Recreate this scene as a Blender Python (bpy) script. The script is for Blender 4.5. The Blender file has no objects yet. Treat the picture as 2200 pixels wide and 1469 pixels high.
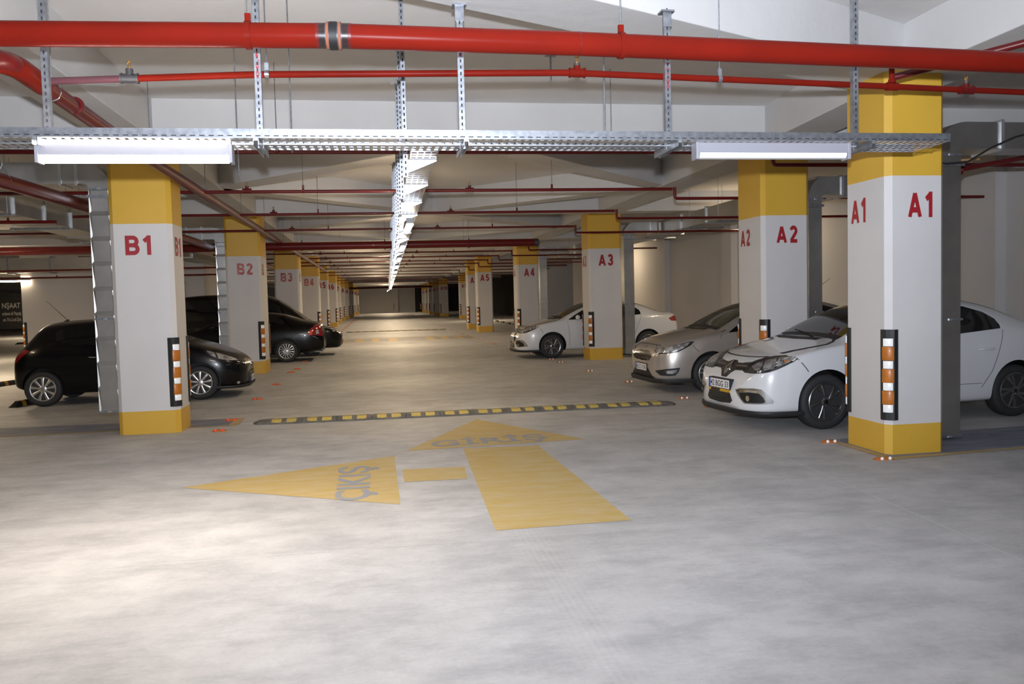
import bpy, bmesh, math, random
from mathutils import Vector, Matrix
from mathutils.bvhtree import BVHTree
from mathutils.geometry import delaunay_2d_cdt
random.seed(7)
S = bpy.context.scene
COL = S.collection
PI = math.pi

# ------------------------------------------------------------------ materials
M = {}
def mat(name, color=(.8, .8, .8), rough=.5, metal=0., coat=0., spec=.5, emit=None, estr=0., noise=None, bump=None, trans=0.):
    m = bpy.data.materials.new(name); m.use_nodes = True
    nt = m.node_tree; b = nt.nodes['Principled BSDF']
    b.inputs['Base Color'].default_value = (*color, 1)
    b.inputs['Roughness'].default_value = rough
    b.inputs['Metallic'].default_value = metal
    b.inputs['Coat Weight'].default_value = coat
    b.inputs['Coat Roughness'].default_value = .04
    b.inputs['Specular IOR Level'].default_value = spec
    b.inputs['Transmission Weight'].default_value = trans
    if emit:
        b.inputs['Emission Color'].default_value = (*emit, 1)
        b.inputs['Emission Strength'].default_value = estr
    tc = None
    if noise or bump:
        tc = nt.nodes.new('ShaderNodeTexCoord')
    if noise:   # (scale, second colour, low, high, detail)
        sc, c2, lo, hi = noise[:4]
        n = nt.nodes.new('ShaderNodeTexNoise'); n.inputs['Scale'].default_value = sc
        n.inputs['Detail'].default_value = noise[4] if len(noise) > 4 else 6
        r = nt.nodes.new('ShaderNodeValToRGB')
        r.color_ramp.elements[0].position = lo; r.color_ramp.elements[1].position = hi
        r.color_ramp.elements[0].color = (*color, 1); r.color_ramp.elements[1].color = (*c2, 1)
        nt.links.new(tc.outputs['Object'], n.inputs['Vector'])
        nt.links.new(n.outputs['Fac'], r.inputs['Fac'])
        nt.links.new(r.outputs['Color'], b.inputs['Base Color'])
    if bump:    # (scale, strength)
        n = nt.nodes.new('ShaderNodeTexNoise'); n.inputs['Scale'].default_value = bump[0]; n.inputs['Detail'].default_value = 5
        bp = nt.nodes.new('ShaderNodeBump'); bp.inputs['Strength'].default_value = bump[1]; bp.inputs['Distance'].default_value = .02
        nt.links.new(tc.outputs['Object'], n.inputs['Vector'])
        nt.links.new(n.outputs['Fac'], bp.inputs['Height'])
        nt.links.new(bp.outputs['Normal'], b.inputs['Normal'])
    M[name] = m
    return m

mat('plaster', (.70, .68, .665), .85, bump=(9, .18), noise=(.7, (.64, .62, .61), .35, .7))
mat('beam_plaster', (.60, .59, .585), .85, bump=(7, .22), noise=(.9, (.55, .54, .535), .35, .7))
mat('wall_paint', (.60, .58, .575), .7, bump=(14, .06), noise=(.5, (.55, .53, .52), .35, .7))
mat('column_white', (.62, .60, .60), .55, bump=(25, .03), noise=(1.2, (.57, .555, .555), .4, .75))
mat('yellow_paint', (.64, .385, .045), .45, bump=(25, .03), noise=(1.5, (.60, .355, .04), .4, .7))
mat('red_letter', (.33, .012, .02), .5)
mat('faded_letter', (.40, .045, .05), .6, noise=(9, (.55, .25, .24), .42, .66))
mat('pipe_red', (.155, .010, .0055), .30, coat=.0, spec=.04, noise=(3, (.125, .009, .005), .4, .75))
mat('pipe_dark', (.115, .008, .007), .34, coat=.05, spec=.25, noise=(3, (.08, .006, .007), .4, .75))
mat('primer', (.10, .035, .045), .5)
mat('iron', (.055, .055, .06), .45, metal=.3)
mat('scorch', (.02, .012, .012), .3, spec=.4)
mat('brass', (.62, .36, .12), .3, metal=1.)
mat('rust', (.24, .075, .04), .8)
mat('galv', (.40, .42, .46), .36, metal=.85, noise=(24, (.26, .275, .31), .35, .7, 2))
mat('galv_bright', (.60, .62, .66), .3, metal=.85)
mat('duct', (.53, .525, .51), .34, metal=.95, noise=(3, (.42, .42, .41), .35, .7))
mat('duct_panel', (.46, .44, .41), .42, metal=.75, noise=(2, (.38, .37, .35), .35, .7))
mat('rubber', (.012, .012, .013), .55)
mat('orange', (.50, .155, .012), .4, coat=.2, noise=(18, (.40, .12, .01), .35, .7))
mat('retro_white', (1., 1., 1.), .25, spec=1.)
mat('retro_red', (1., .07, .03), .2, spec=1.)
mat('stud_orange', (.50, .16, .04), .5)
mat('bump_rubber', (.10, .096, .094), .8, noise=(8, (.17, .16, .15), .35, .7))
mat('bump_yellow', (.62, .48, .11), .6, noise=(22, (.42, .33, .12), .4, .7))
mat('hazard_yellow', (.45, .22, .02), .6)
mat('lamp_white', (.27, .265, .30), .5)
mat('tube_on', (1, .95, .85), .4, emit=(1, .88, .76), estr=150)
mat('tube_far', (1, .9, .7), .4, emit=(1, .78, .50), estr=85)
mat('tube_off', (.8, .8, .82), .25)
mat('banner', (.03, .029, .03), .6)
mat('banner_text', (.55, .54, .52), .6)
mat('window_frame', (.35, .34, .33), .5)
mat('window_glass', (.30, .34, .30), .1, noise=(3, (.22, .24, .17), .4, .6))
mat('window_blind', (.62, .66, .72), .5)
mat('reflection_tan', (.52, .30, .13), .6)
mat('cable', (.015, .015, .016), .5)
mat('dark', (.004, .004, .005), .6)
mat('void', (.02, .02, .022), .8)
mat('line_white', (.60, .60, .61), .8)
# cars
mat('car_white', (.66, .67, .70), .28, coat=1.)
mat('car_silver', (.47, .43, .40), .30, metal=.55, coat=1.)
mat('car_black', (.003, .003, .004), .22, coat=.25, spec=.22)
mat('car_brown', (.005, .004, .004), .25, coat=.25, spec=.22)
mat('glass', (.004, .005, .006), .04, spec=.6)
mat('glass_tint', (.05, .055, .042), .05, spec=.8)
mat('gloss_black', (.006, .006, .007), .12, coat=.6)
mat('matt_black', (.014, .014, .015), .6)
mat('chrome', (.82, .82, .82), .1, metal=1.)
mat('satin', (.50, .50, .50), .3, metal=1.)
mat('lamp_chrome', (.74, .76, .78), .22, metal=.75, coat=1., noise=(15, (.30, .30, .31), .45, .62, 3))
mat('lamp_dark', (.02, .02, .022), .12, coat=1.)
mat('tail_red', (.26, .006, .010), .12, coat=1.)
mat('tail_bright', (.75, .05, .02), .15, coat=1.)
mat('tail_clear', (.45, .42, .42), .15, coat=1.)
mat('tyre', (.022, .022, .024), .7, bump=(60, .12))
mat('rim_silver', (.58, .57, .56), .3, metal=.9)
mat('rim_grey', (.24, .24, .25), .28, metal=.95)
mat('disc', (.06, .06, .06), .5, metal=.6)
mat('plate_white', (.80, .80, .82), .4)
mat('plate_blue', (.02, .08, .45), .4)
mat('plate_yellow', (.55, .33, .02), .5)
mat('seam', (.03, .03, .035), .6)

def paint_mat(name, color, c2, sc, lo, hi, alpha_lo=None):
    """worn floor paint: mixes paint with the bare concrete through noise"""
    m = bpy.data.materials.new(name); m.use_nodes = True
    nt = m.node_tree; b = nt.nodes['Principled BSDF']; b.inputs['Roughness'].default_value = .7
    tc = nt.nodes.new('ShaderNodeTexCoord')
    mp = nt.nodes.new('ShaderNodeMapping'); mp.inputs['Scale'].default_value = (1, 3.2, 1)
    n = nt.nodes.new('ShaderNodeTexNoise'); n.inputs['Scale'].default_value = sc; n.inputs['Detail'].default_value = 9; n.inputs['Roughness'].default_value = .68
    r = nt.nodes.new('ShaderNodeValToRGB')
    r.color_ramp.elements[0].position = lo; r.color_ramp.elements[1].position = hi
    r.color_ramp.elements[0].color = (*color, 1); r.color_ramp.elements[1].color = (*c2, 1)
    nt.links.new(tc.outputs['Object'], mp.inputs['Vector']); nt.links.new(mp.outputs['Vector'], n.inputs['Vector'])
    nt.links.new(n.outputs['Fac'], r.inputs['Fac']); nt.links.new(r.outputs['Color'], b.inputs['Base Color'])
    M[name] = m
paint_mat('floor_yellow', (.50, .355, .115), (.54, .45, .29), 2.4, .40, .78)
paint_mat('floor_blue_text', (.28, .30, .35), (.46, .38, .22), 3.5, .50, .78)
paint_mat('floor_blue', (.13, .155, .235), (.32, .31, .32), 1.6, .35, .72)
paint_mat('floor_edge', (.45, .31, .10), (.40, .36, .30), 2.5, .4, .7)
paint_mat('floor_grey', (.25, .25, .27), (.34, .33, .32), 2, .4, .7)

def floor_mat():
    m = bpy.data.materials.new('concrete_floor'); m.use_nodes = True
    nt = m.node_tree; N = nt.nodes; L = nt.links; b = N['Principled BSDF']
    b.inputs['Roughness'].default_value = .62; b.inputs['Specular IOR Level'].default_value = .35
    tc = N.new('ShaderNodeTexCoord')
    def noise(sc, det, rough=.55, mapping=None):
        n = N.new('ShaderNodeTexNoise'); n.inputs['Scale'].default_value = sc; n.inputs['Detail'].default_value = det; n.inputs['Roughness'].default_value = rough
        if mapping:
            mp = N.new('ShaderNodeMapping'); mp.inputs['Scale'].default_value = mapping
            L.new(tc.outputs['Object'], mp.inputs['Vector']); L.new(mp.outputs['Vector'], n.inputs['Vector'])
        else:
            L.new(tc.outputs['Object'], n.inputs['Vector'])
        return n
    def ramp(n, lo, hi, c0, c1):
        r = N.new('ShaderNodeValToRGB'); e = r.color_ramp.elements
        e[0].position = lo; e[1].position = hi; e[0].color = (*c0, 1); e[1].color = (*c1, 1)
        L.new(n.outputs['Fac'], r.inputs['Fac']); return r
    def mul(a, bb, fac=1.):
        x = N.new('ShaderNodeMix'); x.data_type = 'RGBA'; x.blend_type = 'MULTIPLY'; x.inputs[0].default_value = fac
        L.new(a, x.inputs[6]); L.new(bb, x.inputs[7]); return x.outputs[2]
    big = ramp(noise(.45, 5), .3, .72, (.49, .487, .49), (.60, .597, .603))
    mid = ramp(noise(1.3, 12, .72), .40, .62, (.84, .84, .845), (1.02, 1.02, 1.02))
    streak = ramp(noise(2.6, 10, .74, (.7, 1.3, 1)), .38, .56, (.80, .80, .81), (1, 1, 1))
    fine = ramp(noise(38, 4), .3, .7, (.93, .93, .93), (1, 1, 1))
    # dark specks and scuffs
    sp = ramp(noise(6, 12, .8), .30, .37, (.70, .69, .68), (1, 1, 1)); lt = ramp(noise(3.1, 12, .8, (1.2, .8, 1)), .60, .70, (1, 1, 1), (1.14, 1.14, 1.14)); 
    c = mul(big.outputs['Color'], mid.outputs['Color']); c = mul(c, streak.outputs['Color']); c = mul(c, fine.outputs['Color']); c = mul(c, sp.outputs['Color']); c = mul(c, lt.outputs['Color'])
    # tyre tracks along the aisle (object x near 1.2)
    sep = N.new('ShaderNodeSeparateXYZ'); L.new(tc.outputs['Object'], sep.inputs[0])
    wv = N.new('ShaderNodeTexWave'); wv.inputs['Scale'].default_value = 5.; wv.inputs['Distortion'].default_value = 1.2; wv.inputs['Detail'].default_value = 3
    mp = N.new('ShaderNodeMapping'); mp.inputs['Scale'].default_value = (1.6, .02, 1); L.new(tc.outputs['Object'], mp.inputs['Vector']); L.new(mp.outputs['Vector'], wv.inputs['Vector'])
    d = N.new('ShaderNodeMath'); d.operation = 'SUBTRACT'; L.new(sep.outputs['X'], d.inputs[0]); d.inputs[1].default_value = 1.0
    a = N.new('ShaderNodeMath'); a.operation = 'ABSOLUTE'; L.new(d.outputs[0], a.inputs[0])
    mr = N.new('ShaderNodeMapRange'); L.new(a.outputs[0], mr.inputs[0]); mr.inputs[1].default_value = .22; mr.inputs[2].default_value = .05; mr.inputs[3].default_value = 0; mr.inputs[4].default_value = .12
    mm = N.new('ShaderNodeMath'); mm.operation = 'MULTIPLY'; L.new(mr.outputs[0], mm.inputs[0]); L.new(wv.outputs['Fac'], mm.inputs[1])
    x = N.new('ShaderNodeMix'); x.data_type = 'RGBA'; L.new(mm.outputs[0], x.inputs[0]); L.new(c, x.inputs[6]); x.inputs[7].default_value = (.62, .60, .59, 1)
    L.new(x.outputs[2], b.inputs['Base Color'])
    bp = N.new('ShaderNodeBump'); bp.inputs['Strength'].default_value = .08; bp.inputs['Distance'].default_value = .01
    L.new(noise(30, 5).outputs['Fac'], bp.inputs['Height']); L.new(bp.outputs['Normal'], b.inputs['Normal'])
    M['floor'] = m
floor_mat()

# ------------------------------------------------------------------ mesh helpers
class MB:
    def __init__(self): self.v = []; self.f = []; self.m = []; self.mats = []
    def mi(self, name):
        if name not in self.mats: self.mats.append(name)
        return self.mats.index(name)
    def add(self, vs, fs, mname):
        k = len(self.v); i = self.mi(mname)
        self.v += [tuple(p) for p in vs]
        for f in fs: self.f.append([k + j for j in f]); self.m.append(i)
        return self
    def box(self, a, b, mname):
        (x0, y0, z0), (x1, y1, z1) = a, b
        vs = [(x0, y0, z0), (x1, y0, z0), (x1, y1, z0), (x0, y1, z0), (x0, y0, z1), (x1, y0, z1), (x1, y1, z1), (x0, y1, z1)]
        return self.add(vs, [(0, 3, 2, 1), (4, 5, 6, 7), (0, 1, 5, 4), (1, 2, 6, 5), (2, 3, 7, 6), (3, 0, 4, 7)], mname)
    def bar(self, p, q, w, h, mname, up=(0, 0, 1)):
        p, q = Vector(p), Vector(q); d = (q - p).normalized(); u = Vector(up)
        s = d.cross(u)
        if s.length < 1e-4: s = d.cross(Vector((1, 0, 0)))
        s.normalize(); u = s.cross(d)
        vs = [c + s * (sx * w / 2) + u * (sy * h / 2) for c in (p, q) for sx, sy in ((-1, -1), (1, -1), (1, 1), (-1, 1))]
        return self.add(vs, [(0, 1, 2, 3), (7, 6, 5, 4), (0, 4, 5, 1), (1, 5, 6, 2), (2, 6, 7, 3), (3, 7, 4, 0)], mname)
    def prism(self, poly, z0, z1, mname, cap=None):
        n = len(poly)
        vs = [(x, y, z0) for x, y in poly] + [(x, y, z1) for x, y in poly]
        return self.add(vs, [tuple(range(n))[::-1], tuple(range(n, 2 * n))] + [(i, (i + 1) % n, n + (i + 1) % n, n + i) for i in range(n)], mname)
    def tube(self, pts, r, mname, n=12, caps=True):
        pts = [Vector(p) for p in pts]; rings = []; prev = None
        rr = r if isinstance(r, (list, tuple)) else [r] * len(pts)
        for i, p in enumerate(pts):
            t = (pts[min(i + 1, len(pts) - 1)] - pts[max(i - 1, 0)])
            if t.length < 1e-9: t = Vector((0, 0, 1))
            t.normalize()
            if prev is None:
                a = t.cross(Vector((0, 0, 1)))
                if a.length < 1e-3: a = t.cross(Vector((1, 0, 0)))
                a.normalize()
            else:
                a = prev - t * prev.dot(t)
                a.normalize()
            prev = a; b = t.cross(a)
            rings.append([p + (a * math.cos(2 * PI * k / n) + b * math.sin(2 * PI * k / n)) * rr[i] for k in range(n)])
        vs = [v for ring in rings for v in ring]; fs = []
        for i in range(len(rings) - 1):
            for k in range(n):
                fs.append((i * n + k, i * n + (k + 1) % n, (i + 1) * n + (k + 1) % n, (i + 1) * n + k))
        if caps: fs += [tuple(range(n))[::-1], tuple(range((len(rings) - 1) * n, len(rings) * n))]
        return self.add(vs, fs, mname)
    def lathe(self, prof, mname, axis='z', n=24, o=(0, 0, 0)):
        vs = []; fs = []
        for (r, h) in prof:
            for k in range(n):
                c, s = math.cos(2 * PI * k / n) * r, math.sin(2 * PI * k / n) * r
                p = (c, s, h) if axis == 'z' else ((c, h, s) if axis == 'y' else (h, c, s))
                vs.append((p[0] + o[0], p[1] + o[1], p[2] + o[2]))
        for i in range(len(prof) - 1):
            for k in range(n):
                fs.append((i * n + k, i * n + (k + 1) % n, (i + 1) * n + (k + 1) % n, (i + 1) * n + k))
        fs += [tuple(range(n))[::-1], tuple(range((len(prof) - 1) * n, len(prof) * n))]
        return self.add(vs, fs, mname)
    def build(self, name, parent=None, smooth=False, recalc=True, bevel=0., angle=40):
        me = bpy.data.meshes.new(name); me.from_pydata(self.v, [], self.f)
        for n in self.mats: me.materials.append(M[n])
        me.polygons.foreach_set('material_index', self.m)
        if recalc or bevel:
            bm = bmesh.new(); bm.from_mesh(me)
            if recalc: bmesh.ops.recalc_face_normals(bm, faces=bm.faces)
            if bevel:
                es = [e for e in bm.edges if len(e.link_faces) == 2 and e.calc_face_angle(0) > math.radians(30)]
                bmesh.ops.bevel(bm, geom=es, offset=bevel, segments=2, affect='EDGES', profile=.5)
            bm.to_mesh(me); bm.free()
        if smooth:
            me.polygons.foreach_set('use_smooth', [True] * len(me.polygons))
            me.set_sharp_from_angle(angle=math.radians(angle))
        o = bpy.data.objects.new(name, me); COL.objects.link(o)
        if parent: o.parent = parent
        return o

def tag(o, label=None, cat=None, group=None, kind=None):
    if label: o['label'] = label
    if cat: o['category'] = cat
    if group: o['group'] = group
    if kind: o['kind'] = kind
    return o
def empty(name, loc=(0, 0, 0), rz=0., label=None, cat=None, group=None, kind=None):
    o = bpy.data.objects.new(name, None); COL.objects.link(o)
    o.location = loc; o.rotation_euler = (0, 0, rz); o.empty_display_size = .1
    return tag(o, label, cat, group, kind)
KIDS = {}
def kids(o):
    return [c for c in COL.objects if c.parent == o]
def dup(root, loc=None, rz=None, label=None, tree=None):
    if tree is None: tree = collect(root)
    r = root.copy(); COL.objects.link(r)
    if loc is not None: r.location = loc
    if rz is not None: r.rotation_euler = (0, 0, rz)
    if label: r['label'] = label
    def rec(src, dst):
        for c in tree.get(src.name, []):
            d = c.copy(); COL.objects.link(d); d.parent = dst; rec(c, d)
    rec(root, r)
    return r
def collect(root):
    t = {}
    def rec(o):
        t[o.name] = kids(o)
        for c in t[o.name]: rec(c)
    rec(root); return t

_tcache = {}
def text_mesh(s, bold=.0, extrude=.003):
    key = (s, bold)
    cu = bpy.data.curves.new('t', 'FONT'); cu.body = s; cu.size = 1; cu.offset = bold; cu.extrude = 0
    cu.resolution_u = 4
    o = bpy.data.objects.new('t', cu); COL.objects.link(o)
    dg = bpy.context.evaluated_depsgraph_get(); dg.update()
    me = bpy.data.meshes.new_from_object(o.evaluated_get(dg))
    bpy.data.objects.remove(o); bpy.data.curves.remove(cu)
    vs = [v.co.copy() for v in me.vertices]; fs = [tuple(p.vertices) for p in me.polygons]
    bpy.data.meshes.remove(me)
    x0 = min(v.x for v in vs); x1 = max(v.x for v in vs); y0 = min(v.y for v in vs); y1 = max(v.y for v in vs)
    return [((v.x - x0) / (x1 - x0), (v.y - y0) / (y1 - y0)) for v in vs], fs
def arcp(cx, cy, rx, ry, a0, a1, n=14):
    return [(cx + rx * math.cos(math.radians(a0 + (a1 - a0) * i / n)), cy + ry * math.sin(math.radians(a0 + (a1 - a0) * i / n))) for i in range(n + 1)]
# heavy stencil capitals, unit height, pen width .21; each glyph: width, pen strokes
STROKES = {
 'A': (.80, [[(.10, .0), (.40, .94)], [(.40, .94), (.70, .0)], [(.22, .29), (.58, .29)]]),
 'B': (.72, [[(.105, 0), (.105, 1)], [(.1, .895)] + arcp(.40, .70, .20, .195, 90, -90) + [(.1, .505)], arcp(.42, .305, .215, .20, 90, -90) + [(.1, .105)]]),
 'C': (.74, [arcp(.37, .5, .27, .395, 40, 320, 24)]), 'D': (.74, [[(.105, 0), (.105, 1)], [(.1, .895)] + arcp(.30, .5, .33, .395, 90, -90) + [(.1, .105)]]),
 '0': (.62, [arcp(.31, .5, .21, .395, 0, 360, 28)]), '1': (.46, [[(.31, 0), (.31, 1)], [(.05, .70), (.30, .90)]]),
 '2': (.62, [arcp(.31, .69, .20, .205, 165, -35) + [(.12, .12)], [(.06, .105), (.60, .105)]]),
 '3': (.62, [arcp(.30, .70, .19, .195, 160, -80) + [(.24, .52)], arcp(.30, .305, .205, .20, 85, -165)]),
 '4': (.64, [[(.44, 0), (.44, 1)], [(.42, .93), (.10, .36)], [(.04, .29), (.62, .29)]]),
 '5': (.62, [[(.56, .895), (.18, .895)], [(.18, .92), (.13, .50)], [(.13, .52)] + arcp(.31, .335, .20, .225, 115, -160)]),
 '6': (.62, [arcp(.31, .33, .20, .225, 0, 360, 24), arcp(.33, .5, .22, .395, 60, 200)]),
 '7': (.60, [[(.04, .895), (.56, .895)], [(.52, .88), (.24, 0)]]),
 '8': (.62, [arcp(.31, .72, .175, .18, 0, 360, 22), arcp(.31, .30, .20, .20, 0, 360, 22)]),
 '9': (.62, [arcp(.31, .67, .20, .225, 0, 360, 24), arcp(.29, .5, .22, .395, -120, 20)]),
}
def stencil(s, pen=.215, gap=.20):
    uv, fs, x, ns = [], [], 0., 0
    for ch in s:
        w_, st = STROKES[ch]
        for path in st:
            ns += 1; n = len(path); k = len(uv)
            for i, (px, py) in enumerate(path):
                ax, ay = path[max(i - 1, 0)]; bx, by = path[min(i + 1, n - 1)]
                if i == 0 and path[0] == path[-1]: ax, ay = path[-2]
                if i == n - 1 and path[0] == path[-1]: bx, by = path[1]
                dx, dy = bx - ax, by - ay; d = math.hypot(dx, dy) or 1.
                for sg in (1, -1): uv.append((x + px - sg * dy / d * pen / 2, min(1., max(0., py + sg * dx / d * pen / 2)), ns))
            for i in range(n - 1): fs.append((k + 2 * i, k + 2 * i + 1, k + 2 * i + 3, k + 2 * i + 2))
        x += w_ + gap
    W = x - gap
    return [(u / W, v, q) for u, v, q in uv], fs
def lettering(name, s, w, h, place, mname, parent=None, bold=.03):
    """flat lettering, lower-left at place(0,0), place maps (u metres, v metres) -> xyz"""
    uv, fs = text_mesh(s, bold) if bold is not None else stencil(s)
    o_, ex, ey = (Vector(place(*q)) for q in ((0, 0), (1, 0), (0, 1)))
    nn = (ex - o_).cross(ey - o_).normalized()
    b = MB(); b.add([Vector(place(q[0] * w, q[1] * h)) + nn * (.0005 * q[2] if len(q) > 2 else 0) for q in uv], fs, mname)
    return b.build(name, parent, recalc=False)

# ------------------------------------------------------------------ camera
cam = bpy.data.cameras.new('camera'); co = bpy.data.objects.new('camera', cam); COL.objects.link(co)
cam.sensor_fit = 'HORIZONTAL'; cam.sensor_width = 36; cam.lens = 1800 / 2200 * 36
cam.clip_start = .05; cam.clip_end = 400
pitch, yaw, roll = .0525, .160, -.0250
def cam_basis():
    cp, sp, cy, sy, cr, sr = math.cos(pitch), math.sin(pitch), math.cos(yaw), math.sin(yaw), math.cos(roll), math.sin(roll)
    Rz = Matrix(((cy, sy, 0), (-sy, cy, 0), (0, 0, 1)))
    f = Rz @ Vector((0, cp, -sp)); up = Rz @ Vector((0, sp, cp)); ri = Rz @ Vector((1, 0, 0))
    return ri * cr + up * sr, up * cr - ri * sr, f
ri, up_, fw = cam_basis()
co.matrix_world = Matrix(((ri.x, up_.x, -fw.x, 0), (ri.y, up_.y, -fw.y, 0), (ri.z, up_.z, -fw.z, 1.65), (0, 0, 0, 1)))
S.camera = co

# ------------------------------------------------------------------ the setting
YB = 121.
b = MB(); b.add([(-42, -6, 0), (13, -6, 0), (13, YB + 1, 0), (-42, YB + 1, 0)], [(0, 1, 2, 3)], 'floor')
tag(b.build('floor', recalc=False), 'smooth grey concrete garage floor', kind='structure')
ZS, ZC = 3.75, 4.25
b = MB(); b.box((-42, -6, ZC), (13, YB + 1, ZC + .3), 'plaster')
tag(b.build('ceiling'), 'white plastered concrete ceiling slab', kind='structure')
YK = [2.3 + 9.2 * k for k in range(14)]
for k, y in enumerate(YK):
    b = MB(); b.box((-42, y - .32, ZS), (13, y + .32, ZC + .02), 'beam_plaster')
    tag(b.build('beam', bevel=.012), 'white concrete cross beam number %d from the camera' % (k + 1), kind='structure')
XA0, XA1, XB0, XB1 = 5.55, 6.25, -3.3, -2.68
for (x0, x1, nm) in ((XA0, XA1, 'right'), (XB0, XB1, 'left'), (-13.5, -12.8, 'far left')):
    b = MB()
    if nm == 'right': b.prism([(x0 - .38, -6), (x1 - .38, -6), (x1 - .32, 8.2), (x1, 12), (x1, YB), (x0, YB), (x0, 12), (x0 - .32, 8.2)], ZS - .005, ZC + .01, 'beam_plaster')
    else: b.box((x0, -6, ZS - .005), (x1, YB, ZC + .01), 'beam_plaster')
    tag(b.build('beam', bevel=.012), 'white concrete beam running along the %s row of columns' % nm, kind='structure')
XM = (XA0 + XB1) / 2
def rib(p, q, w=.46):
    p, q = Vector((*p, 0)), Vector((*q, 0)); d = (q - p).normalized(); s = Vector((-d.y, d.x, 0)) * w / 2
    b = MB(); b.prism([(v.x, v.y) for v in (p + s, p - s, q - s, q + s)], ZS + .01, ZC + .015, 'beam_plaster')
    tag(b.build('beam', bevel=.01), 'diagonal white concrete ceiling rib', kind='structure', group='diagonal ceiling ribs')
rib((-3.2, 3.95), (5.75, 8.28), .64)
for k in range(1, 8):
    y0, y1 = YK[k], YK[k + 1]; ym = (y0 + y1) / 2
    for a in ((XA0 + .1, ym), (XB1 - .1, ym)):
        rib((XM, y0), a); rib(a, (XM, y1))
# walls
b = MB(); b.box((10.5, -6, 0), (10.8, 44, ZC), 'wall_paint')
for y in (3.5, 13.0, 23.6, 29.3, 38.5):
    b.box((10.3, y - .35, 0), (10.52, y + .35, ZC), 'wall_paint')
tag(b.build('wall_right'), 'white plastered side wall with shallow pilasters', kind='structure')
b = MB(); b.box((8.2, 47.8, 0), (13, 48.1, ZC), 'wall_paint'); b.box((12.7, 44, 0), (13, YB, ZC), 'void')
tag(b.build('wall_right_return'), 'pale wall end beside the dark opening', kind='structure')
b = MB(); b.box((-3.2, YB, 0), (3.2, YB + .3, ZC), 'wall_paint'); b.box((3.2, YB + 1.2, 0), (5.6, YB + 1.5, ZC), 'wall_paint'); b.box((5.6, YB + .2, 0), (13, YB + .6, ZC), 'void')
b.box((-42, YB, 0), (-3.2, YB + .3, ZC), 'wall_paint')
tag(b.build('wall_back'), 'pale end wall closing the long aisle', kind='structure')
b = MB(); b.box((-42.3, -6, 0), (-42, YB, ZC), 'wall_paint'); tag(b.build('wall_left'), 'distant left wall', kind='structure')
b = MB(); b.box((-11.55, 30, 0), (-5.75, 38, ZC), 'wall_paint')
tag(b.build('wall_stair_core'), 'large white stair core wall behind the black hatchback', kind='structure')
w = empty('window_1', (-6.55, 30, 0), label='narrow two-pane window in the stair core wall', kind='structure')
b = MB()
for (x0, x1, z0, z1) in ((-.17, .17, 1.05, 1.1), (-.17, .17, 2.42, 2.5), (-.17, .17, 1.83, 1.93), (-.17, -.13, 1.05, 2.5), (.13, .17, 1.05, 2.5)):
    b.box((x0, -.05, z0), (x1, -.001, z1), 'window_frame')
b.build('window_frame', w)
b = MB(); b.box((-.13, -.02, 1.93), (.13, -.002, 2.42), 'window_glass'); b.build('pane', w)
b = MB(); b.box((-.13, -.02, 1.1), (.13, -.002, 1.83), 'window_blind'); b.build('pane', w)
# floor joints
b = MB()
def strip(b, p, q, w, mname, z=.0015):
    p, q = Vector((*p, z)), Vector((*q, z)); d = (q - p).normalized(); s = Vector((-d.y, d.x, 0)) * w / 2
    b.add([p - s, q - s, q + s, p + s], [(0, 1, 2, 3)], mname)
strip(b, (-1.75, 5.6), (4.1, 5.64), .007, 'line_white'); strip(b, (4.1, 10.2), (3.78, 4.4), .007, 'line_white')
tag(b.build('trim_1', recalc=False), 'thin pale saw-cut joints crossing in the floor', kind='structure')

# ------------------------------------------------------------------ floor markings
ZF = .002
def slab(name, polys, label, cat, group=None):
    b = MB()
    for poly, mname, z in polys: b.add([(x, y, z) for x, y in poly], [tuple(range(len(poly)))], mname)
    return tag(b.build(name, recalc=False), label, cat, group)
def mk_arrow_entry():
    e = empty('road_marking', (0, 0, 0), label='yellow straight-ahead entry arrow painted on the floor', cat='road marking')
    b = MB()
    b.add([(x, y, ZF) for x, y in ((.79, 5.83), (1.80, 5.86), (1.735, 9.11), (.90, 9.18))], [(0, 1, 2, 3)], 'floor_yellow'); b.build('arrow_shaft', e, recalc=False)
    b = MB(); b.add([(x, y, ZF) for x, y in ((.27, 9.20), (2.34, 9.36), (1.31, 11.35))], [(0, 1, 2)], 'floor_yellow'); b.build('arrow_head', e, recalc=False)
    lettering('lettering', 'GİRİŞ', 1.36, .62, lambda u, v: (.57 + u, 9.24 + v + .1 * u, ZF + .002), 'floor_blue_text', e, .022)
    return e
mk_arrow_entry()
e = empty('road_marking', (0, 0, 0), label='yellow left-pointing exit arrow painted on the floor', cat='road marking')
b = MB(); b.add([(x, y, ZF) for x, y in ((-1.80, 7.94), (.145, 6.78), (.145, 8.95))], [(0, 1, 2)], 'floor_yellow'); b.build('arrow_head', e, recalc=False)
b = MB(); b.add([(x, y, ZF) for x, y in ((.205, 7.62), (.78, 7.60), (.815, 8.17), (.205, 8.20))], [(0, 1, 2, 3)], 'floor_yellow'); b.build('arrow_shaft', e, recalc=False)
lettering('lettering', 'ÇIKIŞ', 1.46, .40, lambda u, v: (-.02 - v, 7.02 + u, ZF + .002), 'floor_blue_text', e, .02)
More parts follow.
